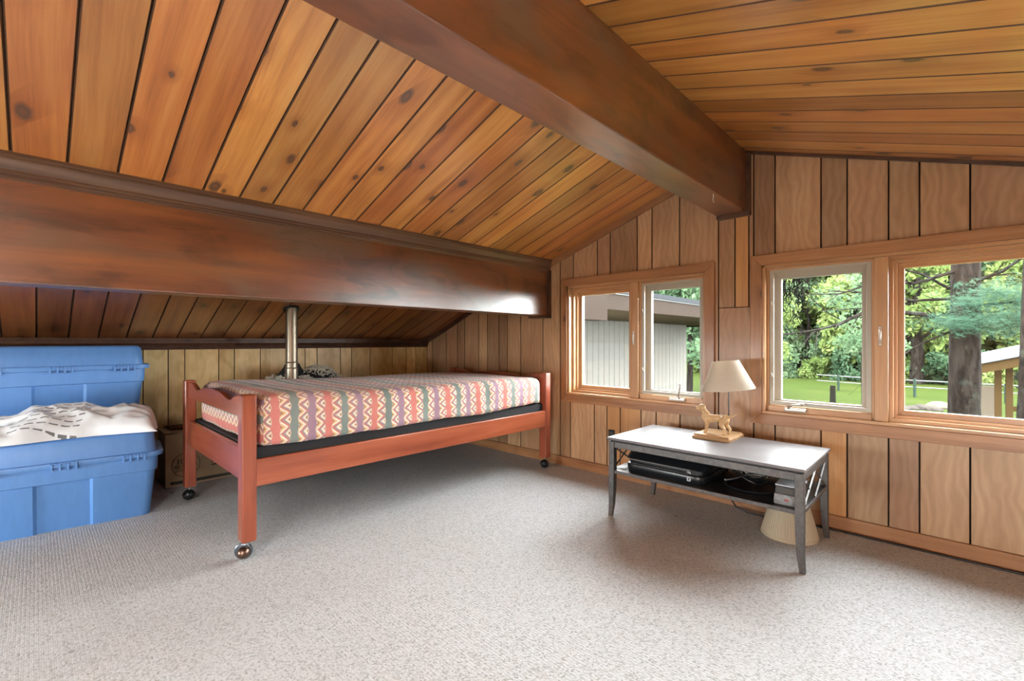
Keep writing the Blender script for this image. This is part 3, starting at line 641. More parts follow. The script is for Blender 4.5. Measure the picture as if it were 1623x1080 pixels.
# mattress in a striped fitted sheet
def make_mattress():
    x0, x1, y0, y1, z0, z1 = -3.17, -2.122, .664, 2.515, .468, .672; rr = .055
    nx, ny, nz = 40, 76, 10; bm = bmesh.new(); uvl = bm.loops.layers.uv.new('UVMap'); cache = {}
    def pos(p):
        q = Vector((min(max(p.x, x0+rr), x1-rr), min(max(p.y, y0+rr), y1-rr), min(max(p.z, z0+rr*.5), z1-rr)))
        d = p - q
        if d.length > 1e-6:
            m_ = max(abs(d.x), abs(d.y), abs(d.z)); p2 = q + d.normalized()*min(d.length, rr) if d.length > rr*.5 else p
        else: p2 = p
        n = mnoise.fractal(Vector((p.x*2.2, p.y*2.2, p.z*4)), 1.0, 2.0, 3)
        wv = .006*n
        ty = (p.y-y0)/(y1-y0)
        bulge = .018*math.exp(-((p.y-.80)/.22)**2) - .012*ty
        top = max(0, (p.z-z0)/(z1-z0))
        side = .010*mnoise.noise(Vector((p.x*3, p.y*16, p.z*5))) if p.z < z1-.01 else 0
        p2 = p2 + Vector((side if p.x > x1-.02 else 0, 0, (wv+bulge)*top))
        if p.z < z0+.03: p2.z += .010*mnoise.noise(Vector((p.x*5, p.y*6, 0))) + .012*max(0, 1-abs(p.y-2.45)/.35)
        return p2
    def V(p):
        k = (round(p.x, 5), round(p.y, 5), round(p.z, 5))
        if k not in cache: cache[k] = bm.verts.new(pos(p))
        return cache[k]
    def uv(p, side):
        if side == 'x+': return (p.y, -x1 + (p.z - z1)*1.0 - .0)
        if side == 'x-': return (p.y, -x0 + (z1 - p.z))
        if side == 'y-': return (y0 - (z1 - p.z), -p.x)
        if side == 'y+': return (y1 + (z1 - p.z), -p.x)
        return (p.y, -p.x)
    def grid(side, A, B, C, na, nb):
        for i in range(na):
            for j in range(nb):
                ps = [A + B*((i+a)/na) + C*((j+b)/nb) for a, b in ((0,0),(1,0),(1,1),(0,1))]
                try: f = bm.faces.new([V(p) for p in ps])
                except ValueError: continue
                f.smooth = True
                for l, p in zip(f.loops, ps): l[uvl].uv = uv(p, side)
    X, Y, Z = Vector((x1-x0,0,0)), Vector((0,y1-y0,0)), Vector((0,0,z1-z0)); O = Vector((x0,y0,z0))
    grid('top', O+Z, X, Y, nx, ny); grid('bot', O, Y, X, ny, nx)
    grid('y-', O, X, Z, nx, nz); grid('y+', O+Y, Z, X, nz, nx)
    grid('x+', O+X, Y, Z, ny, nz); grid('x-', O, Z, Y, nz, ny)
    c = Vector((-2.646, 1.59, .468))
    for v in bm.verts: v.co -= c
    me = bpy.data.meshes.new('mattress'); bm.to_mesh(me); bm.free(); me.materials.append(M['sheet'])
    return new('mattress', me, None, loc=c)
tag(make_mattress(), 'mattress in a faded coral, green and purple zigzag striped sheet', 'mattress')

# ------------------------------------------------------------------ flue pipe behind the bed
pp = empty('flue_pipe', (-3.292, 1.226, 0)); tag(pp, 'round galvanised metal pipe rising behind the bed into the ceiling', 'pipe')
zc = zlow(-3.292)
MB().lathe([(.041, 0), (.041, .735)], 32, capb=True).obj('lower_tube', M['pipe'], pp, smooth=40)
MB().lathe([(.0385, .70), (.0385, zc+.04)], 32, capt=True).obj('upper_tube', M['pipe'], pp, smooth=40)
for z in (.735, .775): MB().lathe([(.0395, z-.004), (.0428, z), (.0395, z+.004)], 32).obj('seam_ring', M['pipe'], pp, smooth=60)
MB().lathe([(.0385, -.012), (.052, -.012), (.052, .006), (.0385, .006)], 32).obj('ceiling_collar', M['darkgrey'], pp, smooth=40, loc=(0, 0, zc)).rotation_euler = (0, -math.atan(.403), 0)

# black shawl with cream fringe heaped behind the bed
sh = empty('fringed_shawl', (-3.56, 1.33, 0)); tag(sh, 'black cloth with cream fringe heaped behind the bed by the metal pipe', 'shawl')
mb = MB(); n = 40; rings = [(.012,.765),(.045,.752),(.060,.72),(.085,.68),(.12,.64),(.16,.60),(.19,.54),(.20,.40),(.205,.2),(.21,.004)]
vs = []
for r_, z in rings:
    for k in range(n):
        a = 2*math.pi*k/n; q = r_*(1+.10*math.sin(5*a+z*9)); vs.append((q*math.cos(a)*.9, q*math.sin(a), z))
fs = [(i*n+k, i*n+(k+1) % n, (i+1)*n+(k+1) % n, (i+1)*n+k) for i in range(len(rings)-1) for k in range(n)] + [tuple(range(n))]
mb.add(vs, fs); mb.obj('cloth', M['blackcloth'], sh, smooth=80)
mb = MB(); vs = []; rings2 = [(.02,.71),(.06,.70),(.11,.67),(.145,.63),(.16,.58),(.165,.4),(.165,.004)]
for r_, z in rings2:
    for k in range(n):
        a = 2*math.pi*k/n; vs.append((r_*math.cos(a), .19 + r_*1.15*math.sin(a), z))
mb.add(vs, [(i*n+k, i*n+(k+1) % n, (i+1)*n+(k+1) % n, (i+1)*n+k) for i in range(len(rings2)-1) for k in range(n)] + [tuple(range(n))]); mb.obj('folded_cloth', M['blackcloth'], sh, smooth=80)
fr = MB(); rnd = random.Random(3)
for k in range(420):
    if k < 300:
        a = rnd.uniform(-math.pi, math.pi); t = rnd.random(); r_ = .02+.135*t; z = .722 - .10*t**1.8; c = (r_*math.cos(a), .19+r_*1.15*math.sin(a), z)
    else:
        a = rnd.uniform(-2.6, .6); r_ = rnd.uniform(.12, .175); c = (r_*math.cos(a)*.95, r_*math.sin(a), .66-.4*(r_-.10)+.01)
    d = Vector((rnd.uniform(-1,1), rnd.uniform(-1,1), rnd.uniform(-.2,.7))).normalized()*rnd.uniform(.015,.03)
    p0 = Vector(c); fr.tube([p0-d*.5, p0+Vector((0,0,.006)), p0+d], .0026, 4)
f_ = fr.obj('fringe', M['cream'], sh); f_['kind'] = 'stuff'

# ------------------------------------------------------------------ blue storage totes
def rr_ring(lx, ly, rad, n=6, notch=0.0, nw=.105):
    """rounded rectangle, long along y; front and back faces step in between +-nw"""
    pts = []; hx, hy = lx/2, ly/2
    def arc(cx, cy, a0):
        for k in range(n+1):
            a = a0 + math.pi/2*k/n; pts.append((cx+rad*math.cos(a), cy+rad*math.sin(a)))
    arc(hx-rad, hy-rad, 0)
    arc(-hx+rad, hy-rad, math.pi/2)
    pts += [(-hx, nw), (-hx+notch, nw-.012), (-hx+notch, -nw+.012), (-hx, -nw)]
    arc(-hx+rad, -hy+rad, math.pi); arc(hx-rad, -hy+rad, 1.5*math.pi)
    pts += [(hx, -nw), (hx-notch, -nw+.012), (hx-notch, nw-.012), (hx, nw)]
    return pts
def loft(levels, mb):
    n = len(levels[0][0]); vs = [(x, y, z) for ring, z in levels for x, y in ring]
    fs = [(i*n+k, i*n+(k+1) % n, (i+1)*n+(k+1) % n, (i+1)*n+k) for i in range(len(levels)-1) for k in range(n)]
    fs += [tuple(range(n-1, -1, -1)), tuple(range((len(levels)-1)*n, len(levels)*n))]
    return mb.add(vs, fs)
def make_tote():
    e = empty('storage_tote')
    loft([(rr_ring(.27, .655, .035, notch=.012), 0), (rr_ring(.275, .66, .035, notch=.012), .004), (rr_ring(.318, .705, .04, notch=.012), .236),
          (rr_ring(.334, .722, .045), .240), (rr_ring(.340, .728, .045), .318)], MB()).obj('body', M['tote'], e, smooth=35)
    loft([(rr_ring(.346, .736, .05), .312), (rr_ring(.366, .768, .06), .314), (rr_ring(.370, .772, .06), .330), (rr_ring(.366, .768, .06), .337), (rr_ring(.330, .715, .05), .338),
          (rr_ring(.318, .695, .05), .430), (rr_ring(.300, .675, .045), .443), (rr_ring(.285, .66, .04), .446)], MB()).obj('lid', M['tote'], e, smooth=35)
    for y in (-.255, .005, .265):
        c = MB().box(.183, .189, y-.046, y+.046, .318, .328)
        for k in range(4): yy = y-.043+k*.0287; c.box(.172, .192, yy-.004, yy+.004, .302, .334)
        for k in range(3): yy = y-.029+k*.0287; c.box(.176, .188, yy-.006, yy+.006, .327, .337)
        c.obj('lid_latch', M['tote'], e, bev=.0012)
    return e
t1 = make_tote(); t1.location = (-3.262, .112, 0); t1.rotation_euler = (0, 0, R(-6.0)); tag(t1, 'front blue plastic storage tote with a white plastic bag on its lid', 'storage tote', 'blue storage totes')
t2 = copy_tree(t1); t2.location = (-3.612, .095, 0); t2.rotation_euler = (0, 0, 0); tag(t2, 'lower blue tote against the knee wall, hidden behind the front tote', 'storage tote', 'blue storage totes')
t3 = copy_tree(t1); t3.location = (-3.612, .092, .447); t3.rotation_euler = (0, 0, 0); tag(t3, 'upper blue tote stacked against the knee wall, rising above the white bag', 'storage tote', 'blue storage totes')

# white plastic bag on the front tote
def make_bag():
    nx, ny = 44, 90; bm = bmesh.new(); LX, LY = .30, .86; top = []; bot = []
    def env(t):      # height along the bag, t 0 (left end) .. 1 (right end)
        pts = [(0,.03),(.18,.045),(.34,.09),(.46,.145),(.60,.150),(.80,.130),(.93,.115),(1,.085)]
        for (a, ha), (b, hb) in zip(pts, pts[1:]):
            if a <= t <= b: k = (t-a)/(b-a); k = k*k*(3-2*k); return ha+(hb-ha)*k
        return .03
    for i in range(nx+1):
        rowt = []; rowb = []
        for j in range(ny+1):
            s, t = i/nx, j/ny; q = 2*s-1
            edge = max(0, 1-abs(q)**3.0)**.55; endc = min(1, t/.04, (1-t)/.03)**.5 if 0 < t < 1 else 0
            wdt = LX*(.5+.08*math.sin(t*7)+.04*mnoise.noise(Vector((t*6,1,0))))
            x = q*wdt; y = (t-.5)*LY + .02*mnoise.noise(Vector((s*4, t*3, 5)))
            P = Vector((x*13, y*6, 2)); rid = 1-abs(mnoise.noise(P))*2; rid2 = 1-abs(mnoise.noise(P*2.3+Vector((4,1,0))))*2
            tilt = .62 + .38*(1-s) if True else 1
            z = env(t)*edge*tilt + (.024*rid + .011*rid2 + .003*(1-abs(mnoise.noise(P*5.1))*2))*edge*endc
            z = max(z, .004)*endc + .001
            zb = 0.0
            rowt.append(bm.verts.new((x, y, max(z, .003)))); rowb.append(bm.verts.new((x, y, zb)))
        top.append(rowt); bot.append(rowb)
    for i in range(nx):
        for j in range(ny):
            bm.faces.new((top[i][j], top[i+1][j], top[i+1][j+1], top[i][j+1])).smooth = True
            bm.faces.new((bot[i][j], bot[i][j+1], bot[i+1][j+1], bot[i+1][j]))
    for j in range(ny):
        bm.faces.new((top[0][j], top[0][j+1], bot[0][j+1], bot[0][j])); bm.faces.new((top[nx][j], bot[nx][j], bot[nx][j+1], top[nx][j+1]))
    for i in range(nx):
        bm.faces.new((top[i][0], bot[i][0], bot[i+1][0], top[i+1][0])); bm.faces.new((top[i][ny], top[i+1][ny], bot[i+1][ny], bot[i][ny]))
    bmesh.ops.recalc_face_normals(bm, faces=bm.faces)
    me = bpy.data.meshes.new('plastic_bag'); bm.to_mesh(me); bm.free(); me.materials.append(M['bag'])
    o = new('plastic_bag', me); o.location = (-3.235, .035, .4465); o.rotation_euler = (0, 0, R(-6)); return o
tag(make_bag(), 'crumpled white printed plastic bag lying on the front blue tote', 'bag')

# cardboard box
def text_mesh(txt, size, m, name='print'):
    c = bpy.data.curves.new(name, 'FONT'); c.body = txt; c.size = size; c.extrude = .0004; c.align_x = 'CENTER'; c.align_y = 'CENTER'
    o = bpy.data.objects.new(name, c); COL.objects.link(o); dg = bpy.context.evaluated_depsgraph_get()
    me = bpy.data.meshes.new_from_object(o.evaluated_get(dg)); COL.objects.unlink(o); bpy.data.objects.remove(o); bpy.data.curves.remove(c)
    me.materials.clear(); me.materials.append(m); return me
cb = empty('cardboard_box', (-3.672, .79, 0)); tag(cb, 'brown cardboard carton on the floor behind the foot of the bed', 'box')
b_ = MB().box(-.122, .122, -.226, .226, 0, .335); b_.obj('carton', M['card'], cb, bev=.003)
MB().box(.02, .122, -.23, .19, .336, .340).obj('flap', M['card'], cb, bev=.001)
MB().prism([(-.122,.345),(.0,.372),(.0,.376),(-.122,.349)], 'y', -.2, .2).obj('flap', M['card'], cb)
MB().box(-.05, .118, -.236, -.20, .341, .352).obj('flap', M['card'], cb, bev=.001)
def print_on(txt, size, y, z):
    me = text_mesh(txt, size, M['ink']); o = new('print', me, cb); o.location = (.1225, y, z); o.rotation_euler = (R(90), 0, R(90))
print_on('100%', .050, -.118, .152); print_on('RECYCLED', .026, -.118, .118); print_on('CARDBOARD', .017, -.118, .095); print_on('L', .045, -.085, .245)
fm = MB(); fm.box(.1222, .1228, -.117, -.113, .215, .275).box(.1222, .1228, -.057, -.053, .215, .275).box(.1222, .1228, -.117, -.053, .215, .219).box(.1222, .1228, -.117, -.053, .271, .275); fm.obj('print', M['ink'], cb)
ring = MB().tube([(.1225, -.118+.075*math.cos(a), .130+.075*math.sin(a)) for a in [2*math.pi*k/40 for k in range(41)]], .0016, 5); ring.obj('print', M['ink'], cb)
MB().box(.1222, .1228, -.20, .22, .012, .032).obj('print', M['ink'], cb); MB().box(.1222, .1228, -.128, -.090, .300, .305).obj('print', M['ink'], cb)
for k in range(4): MB().box(.1222, .1228, .02, .15-.02*k, .165-.022*k, .174-.022*k).obj('print', M['ink'], cb)

# ------------------------------------------------------------------ grey metal table under the windows
TZ = .416
tb = empty('console_table', (-.875, 2.345, 0)); tag(tb, 'low grey metal table with a slate top and lattice ends under the windows', 'table')
def tp(mb, name, m, bev=.002, parent=None, smooth=False):
    mb.v = [(x+.875, y-2.345, z) for x, y, z in mb.v]; return mb.obj(name, m, parent or tb, bev=bev, smooth=smooth)
X0, X1, Y0, Y1 = -1.318, -.432, 2.095, 2.590
tp(MB().box(X0-.006, X1+.006, Y0-.006, Y1+.006, TZ-.012, TZ), 'table_top', M['slate'], .003)
tp(MB().box(X0+.010, X1-.010, Y0+.010, Y1-.010, TZ-.020, TZ-.012), 'top_support', M['rubber'], 0)
LG = .032
for sx in (0, 1):
    for sy in (0, 1):
        x = X0 if not sx else X1; y = Y0 if not sy else Y1; dx = LG*(1 if not sx else -1); dy = LG*(1 if not sy else -1)
        mb = MB(); lv = [(TZ-.020, 0, 1), (.235, 0, 1), (.15, 0, .94), (.07, .0, .80), (0, -.004, .62)]
        vs = []
        for z, off, k in lv:
            ox = x + (-off if sx else off); oy = y + (.010*(1-k) if not sy else -.010*(1-k))
            vs += [(ox, oy, z), (ox+dx*k, oy, z), (ox+dx*k, oy+dy*k, z), (ox, oy+dy*k, z)]
        fs = [(i*4+k, i*4+(k+1) % 4, (i+1)*4+(k+1) % 4, (i+1)*4+k) for i in range(len(lv)-1) for k in range(4)] + [(0,1,2,3), (16,17,18,19)]
        tp(mb.add(vs, fs), 'leg', M['pewter'])
za, zb = TZ-.052, TZ-.020
for b in ((X0+LG, X1-LG, Y0+.003, Y0+.018, za, zb), (X0+LG, X1-LG, Y1-.018, Y1-.003, za, zb), (X0+.003, X0+.018, Y0+LG, Y1-LG, za, zb), (X1-.018, X1-.003, Y0+LG, Y1-LG, za, zb)):
    tp(MB().box(*b), 'apron', M['pewter'])
SZ = .246
tp(MB().box(X0+.006, X1-.006, Y0+.016, Y1-.016, SZ-.008, SZ), 'shelf', M['pewter'], .001)
for b in ((X0+LG, X1-LG, Y0+.003, Y0+.018, SZ-.016, SZ+.001), (X0+LG, X1-LG, Y1-.018, Y1-.003, SZ-.016, SZ+.001), (X0+.003, X0+.018, Y0+LG, Y1-LG, SZ-.016, SZ+.001), (X1-.018, X1-.003, Y0+LG, Y1-LG, SZ-.016, SZ+.001)):
    tp(MB().box(*b), 'shelf_rail', M['pewter'])
for x in (X0+.010, X1-.010):
    ym = (Y0+Y1)/2
    for (ya, yb) in ((Y0+LG, ym), (ym, Y1-LG)):
        tp(MB().tube([(x, ya, SZ), (x, yb, za)], .005, 4), 'lattice_bar', M['pewter'], 0); tp(MB().tube([(x, ya, za), (x, yb, SZ)], .005, 4), 'lattice_bar', M['pewter'], 0)

# printer on the shelf
pr = empty('printer', (-1.045, 2.315, SZ)); tag(pr, 'black inkjet printer on the table shelf', 'printer')
def rbox(w, d, rad, n=6):
    pts = []
    for cx, cy, a0 in ((w/2-rad, d/2-rad, 0), (-w/2+rad, d/2-rad, 90), (-w/2+rad, -d/2+rad, 180), (w/2-rad, -d/2+rad, 270)):
        for k in range(n+1): a = R(a0+90*k/n); pts.append((cx+rad*math.cos(a), cy+rad*math.sin(a)))
    return pts
def sh_(ring, dx=0, dy=0): return [(x+dx, y+dy) for x, y in ring]
loft([(rbox(.395,.33,.04), 0), (rbox(.415,.345,.05), .012), (rbox(.42,.35,.055), .034), (rbox(.415,.345,.055), .040), (rbox(.40,.325,.05), .042), (rbox(.40,.325,.05), .062)], MB()).obj('body', M['printer'], pr, smooth=35)
loft([(sh_(rbox(.42,.345,.05), 0, .004), .062), (sh_(rbox(.425,.345,.05), 0, .004), .066), (sh_(rbox(.42,.31,.05), 0, .016), .090), (sh_(rbox(.40,.27,.05), 0, .024), .104), (sh_(rbox(.36,.23,.05), 0, .026), .107)], MB()).obj('scanner_lid', M['printer'], pr, smooth=35)
MB().box(-.165, .135, -.176, -.166, .042, .050).obj('paper_slot', M['rubber'], pr, bev=.002)
MB().box(-.19, .14, -.1705, -.167, .0625, .0645).obj('trim_line', M['silver'], pr)
MB().box(-.15, .07, -.177, -.174, .0365, .038).obj('trim_line', M['silver'], pr)
MB().box(.125, .145, -.1715, -.166, .046, .059).obj('control_panel', M['silver'], pr, bev=.002)
sq = MB(); 
for b in ((.128,.146,.014,.017), (.128,.146,.030,.033), (.128,.131,.014,.033), (.143,.146,.014,.033), (.134,.142,.0225,.0245)): sq.box(b[0], b[1], -.1775, -.172, b[2], b[3])
sq.obj('logo_square', M['paper'], pr)
st = empty('paper_sheets', (-1.262, 2.30, SZ+.0005)); tag(st, 'loose glossy sheets of paper on the shelf left of the printer', 'paper')
for k, a in enumerate((0, 6)):
    MB().box(-.030, .006, -.15, .13, .001+.002*k, .002+.002*k).obj('sheet', M['paper'], st).rotation_euler = (0, R(-3*k), R(a*.3))

# coiled cables and round dish on the shelf
dish = MB().lathe([(0,.001),(.105,.001),(.118,.010),(.120,.018),(.112,.018),(.104,.008),(0,.007)], 40).obj('round_tray', M['rubber'], None, smooth=40, loc=(-.675, 2.285, SZ)); tag(dish, 'shallow round black tray on the table shelf', 'tray')
cc = MB(); rnd = random.Random(11)
for k in range(6):
    pts = []; ph = rnd.uniform(0, 6); ax = rnd.uniform(.05,.09); ay = rnd.uniform(.04,.08); cx = rnd.uniform(-.03,.03); cy = rnd.uniform(-.02,.03); zb = .024+.008*k
    for i in range(37): a = ph + 2*math.pi*i/24; pts.append((cx+ax*math.cos(a), cy+ay*math.sin(a), zb+.016*math.sin(a*2+k)+.006))
    cc.tube(pts, .0032, 6)
o = cc.obj('coiled_cable', M['rubber'], None, smooth=60, loc=(-.690, 2.33, SZ+.012)); tag(o, 'tangle of coiled black cables heaped on the round tray', 'cable')
MB().tube([(-.09,-.07,.010),(-.06,-.06,.018),(-.02,-.03,.035)], [.006,.006,.004], 8).obj('plug', M['rubber'], o, smooth=60); MB().tube([(-.098,-.073,.009),(-.09,-.07,.010)], .005, 8).obj('plug_tip', M['silver'], o)
pwr = MB().box(-.06, .06, -.012, .012, 0, .02).obj('power_adapter', M['cream'], None, bev=.003, loc=(-.72, 2.475, SZ+.0005)); tag(pwr, 'cream cable clips lying behind the coiled cables', 'cable clip')
# small grey device box
gb = empty('device_box', (-.497, 2.195, SZ+.0005)); tag(gb, 'small silver and grey device with an oval red badge on the shelf', 'device')
MB().prism([(-.065,0),(.065,0),(.062,.012),(.058,.044),(-.060,.044),(-.068,.02)], 'x', -.050, .046).obj('lower_case', M['silver'], gb, bev=.004)
MB().prism([(-.062,.044),(.060,.044),(.060,.082),(-.052,.074)], 'x', -.047, .044).obj('upper_case', M['darkgrey'], gb, bev=.004)
MB().prism([(-.050,.0745),(.060,.0825),(.060,.0865),(-.050,.0785)], 'x', -.048, .045).obj('top_sheet', M['paper'], gb)
MB().lathe([(0,0),(.020,0),(.021,.002),(0,.003)], 24).obj('badge', M['silver'], gb, loc=(-.002, -.0655, .024)).rotation_euler = (R(90), 0, 0)
bd = MB().lathe([(0,0),(.016,0),(0,.0045)], 24).obj('badge_centre', M['red'], gb, loc=(-.002, -.0662, .024)); bd.rotation_euler = (R(90), 0, 0); bd.scale = (1, .55, 1)
MB().tube([(.048,-.03,.008),(.062,-.045,.02),(.056,-.05,.05),(.05,-.04,.062)], .0028, 6).obj('white_lead', M['white'], gb, smooth=60)
# cord down to the floor
cd = MB().tube([(-.905,2.62,.25),(-.905,2.64,.14),(-.90,2.66,.06),(-.87,2.665,.012),(-.80,2.64,.005),(-.72,2.64,.005),(-.66,2.665,.005),(-.52,2.69,.005),(-.2,2.692,.005),(.3,2.694,.005),(1.0,2.695,.005)], .0042, 6)
tag(cd.obj('extension_cable', M['rubber'], None, smooth=60), 'thin black cord dropping behind the table and running along the baseboard', 'cord')

# lampshade standing on the floor under the table
pl = MB(); n = 120; vs = []
for z, r_ in ((0,.118),(.004,.120),(.012,.119),(.016,.1165),(.205,.068),(.210,.069),(.218,.069)):
    for k in range(n): a = 2*math.pi*k/n; q = r_ + (.0012 if k % 2 else -.0012)*(1 if .013 < z < .2 else .2); vs.append((q*math.cos(a), q*math.sin(a), z))
pl.add(vs, [(i*n+k, i*n+(k+1) % n, (i+1)*n+(k+1) % n, (i+1)*n+k) for i in range(6) for k in range(n)])
o = pl.obj('lampshade', M['shade2'], None, loc=(-.572, 2.487, 0)); sm = o.modifiers.new('thick', 'SOLIDIFY'); sm.thickness = .0015
tag(o, 'spare cream pleated lampshade standing on the carpet under the table', 'lampshade')

# ------------------------------------------------------------------ dog lamp
lp = empty('dog_lamp', (-.900, 2.485, TZ)); tag(lp, 'table lamp with a yellow dog figurine on a wooden base and cream shade', 'lamp')
loft([(rbox(.186,.205,.004,2), 0), (rbox(.190,.209,.004,2), .004), (rbox(.190,.209,.004,2), .014), (rbox(.178,.197,.004,2), .017), (rbox(.174,.193,.006,2), .024)], MB()).obj('base', M['lampwood'], lp, smooth=30)
MB().lathe([(.0035,.024),(.0035,.34)], 10, (.045,.025,0)).obj('rod', M['darkgrey'], lp, smooth=60)
shd = MB().lathe([(.127,0),(.128,.003),(.066,.147),(.065,.150),(.0635,.148),(.125,.004),(.127,0)], 64).obj('shade', M['shade'], lp, smooth=50, loc=(.045,.020,.252)); shd.rotation_euler = (R(1.5), R(-5.5), 0)
sp_ = MB()
for k in range(3): a = 2*math.pi*k/3; sp_.tube([(.045,.022,.335), (.045+.066*math.cos(a), .022+.066*math.sin(a), .398+.006*math.cos(a))], .0014, 5)
sp_.obj('shade_spider', M['chrome'], lp)
def m_dog():
    m, nt, p = mat('painted_dog'); tc = N(nt, 'ShaderNodeTexCoord'); n = noise(nt, tc.outputs['Object'], 35, 3, .6)
    L(nt, ramp(nt, n, [(.3, (.46,.27,.12)), (.7, (.62,.42,.22))]), p.inputs['Base Color']); p.inputs['Roughness'].default_value = .45; return m
M['dog'] = m_dog()
dg_ = MB()
def cap(pts):
    for (a, ra), (b, rb) in zip(pts, pts[1:]):
        a, b = Vector(a), Vector(b); n = max(2, int((b-a).length/.0035))
        for i in range(n+1): t = i/n; dg_.sphere(tuple(a.lerp(b, t)), ra+(rb-ra)*t, 12, 8)
cap([((.047,0,.083),.0195), ((.020,0,.082),.0185), ((-.010,0,.079),.0205), ((-.040,0,.075),.0245), ((-.050,0,.084),.0215)])
cap([((-.046,0,.092),.0205), ((-.056,0,.108),.0165), ((-.066,0,.126),.0140)])
cap([((-.064,0,.132),.0140), ((-.072,0,.134),.0142), ((-.082,0,.128),.0098), ((-.095,0,.1245),.0078)])
cap([((-.080,0,.123),.0075), ((-.092,0,.1195),.0055)])
for s in (-1, 1):
    fx = -.004*s
    cap([((-.047+fx,.013*s,.070),.0120), ((-.042+fx,.0145*s,.046),.0082), ((-.046+fx,.0145*s,.020),.0057), ((-.048+fx,.0145*s,.007),.0060), ((-.056+fx,.0145*s,.0055),.0056)])
    hx = .008*s
    cap([((.046+hx*.4,.012*s,.078),.0180), ((.040+hx,.0150*s,.052),.0115), ((.060+hx,.0150*s,.029),.0062), ((.057+hx,.0150*s,.008),.0056), ((.049+hx,.0150*s,.0055),.0055)])
cap([((.058,0,.092),.0090), ((.072,0,.094),.0068), ((.088,0,.101),.0052), ((.104,0,.112),.0030)])
dog = dg_.obj('dog_figurine', M['dog'], lp, loc=(0,-.035,.024)); dog['label'] = 'standing yellow retriever figurine'
rm = dog.modifiers.new('fuse', 'REMESH'); rm.mode = 'VOXEL'; rm.voxel_size = .0019; rm.use_smooth_shade = True
sm = dog.modifiers.new('soften', 'SMOOTH'); sm.iterations = 5; sm.factor = .5
for s in (-1, 1):
    MB().sphere((0,0,0), .0105, 12, 8, (.55,.28,1.15)).obj('ear', M['dog'], dog, smooth=80, loc=(-.062,.0135*s,.130)).rotation_euler = (R(-12*s), R(18), 0)
    MB().sphere((-.083,.0072*s,.1335), .0021, 8, 6).obj('eye', M['rubber'], dog, smooth=80)
MB().sphere((-.1025,0,.1265), .0040, 10, 6, (.8,1,.8)).obj('nose', M['rubber'], dog, smooth=80)

# ------------------------------------------------------------------ outdoors
GZ = -1.90
g = MB(); rnd = random.Random(5); n = 30
gv = []; 
for i in range(n+1):
    for j in range(n+1):
        x = -60+110*i/n; y = 3.2+130*j/n; z = GZ + .15*mnoise.noise(Vector((x*.15, y*.15, 0))) + max(0, y-46)*.06
        gv.append((x, y, z))
g.add(gv, [(i*(n+1)+j, (i+1)*(n+1)+j, (i+1)*(n+1)+j+1, i*(n+1)+j+1) for i in range(n) for j in range(n)])
tag(g.obj('ground', M['grass'], None, smooth=80), 'bright green lawn outside the windows', 'lawn', kind='structure')
tag(MB().box(-45, 35, -40, YB-1.5, GZ-.2, GZ).obj('ground_back', M['grass']), 'lawn on the far side of the house', 'lawn', kind='structure')
# wing of the house with pale grooved siding
wg = empty('house_wing', (-5.2, 8.0, GZ)); tag(wg, 'neighbouring wing with pale grooved siding and brown eaves outside the small window', 'building')
def wp(mb, name, m, bev=0, parent=None):
    mb.v = [(x+5.2, y-8.0, z-GZ) for x, y, z in mb.v]; return mb.obj(name, m, parent or wg, bev=bev)
wp(MB().box(-9.5, -5.23, 3.2, 12.1, GZ, 1.345), 'wall_core', M['soffit'])
k = 0; y = 3.3
sb = MB().prism([(0.006, 0), (.194, 0), (.194, 1.345-GZ), (.006, 1.345-GZ)], 'x', -.03, 0).mesh('siding_board', M['siding'])
while y < 12.09: new('siding_board', sb, wg).location = (0, y-8.0, 0); y += .2
wp(MB().box(-9.8, -3.3, 3.2, 12.7, 1.345, 1.37), 'soffit', M['soffit'])
wp(MB().box(-3.32, -3.27, 3.2, 12.7, 1.335, 1.545), 'fascia', M['fascia'], .004)
wp(MB().box(-9.8, -3.27, 12.68, 12.73, 1.31, 1.50), 'fascia', M['fascia'], .004)
wp(MB().box(-3.30, -3.255, 3.2, 12.75, 1.545, 1.562), 'drip_edge', M['rail'])
wp(MB().prism([(-3.24, 1.562), (-3.27, 1.640), (-6.5, 2.30), (-9.8, 2.30), (-9.8, 1.40), (-3.3, 1.56)], 'y', 3.2, 12.78), 'roof', M['shingle'])
wp(MB().box(-3.45, -3.235, 3.4, 5.12, 1.185, 1.60), 'boxed_eave_end', M['fascia'], .004)
# timber shed
sd = empty('timber_shed', (1.3, 21.2, GZ)); tag(sd, 'open timber shed with a pale roof sheet behind the pine trunk', 'shed')
def sp(mb, name, m, bev=0):
    mb.v = [(x-1.3, y-21.2, z-GZ) for x, y, z in mb.v]; return mb.obj(name, m, sd, bev=bev)
sp(MB().prism([(.35,.17),(2.6,.86),(2.6,1.12),(.35,.43)], 'y', 19.9, 23.2), 'roof_sheet', M['tin'], .02)
sp(MB().prism([(.35,-.12),(2.6,.57),(2.6,.86),(.35,.17)], 'y', 20.0, 20.08), 'fascia_board', M['shedwood'])
for x in (.92, 1.16, 1.75, 2.4):
    sp(MB().box(x-.07, x+.09, 20.9, 21.05, GZ, .35+.3*(x-.92)-.15), 'post', M['shedwood'], .01)
sp(MB().box(.4, .92, 22.7, 22.76, GZ, -.62), 'side_panel', M['tan'], .01); sp(MB().box(1.16, 2.4, 20.95, 21.0, -1.25, -1.1), 'cross_rail', M['shedwood'])
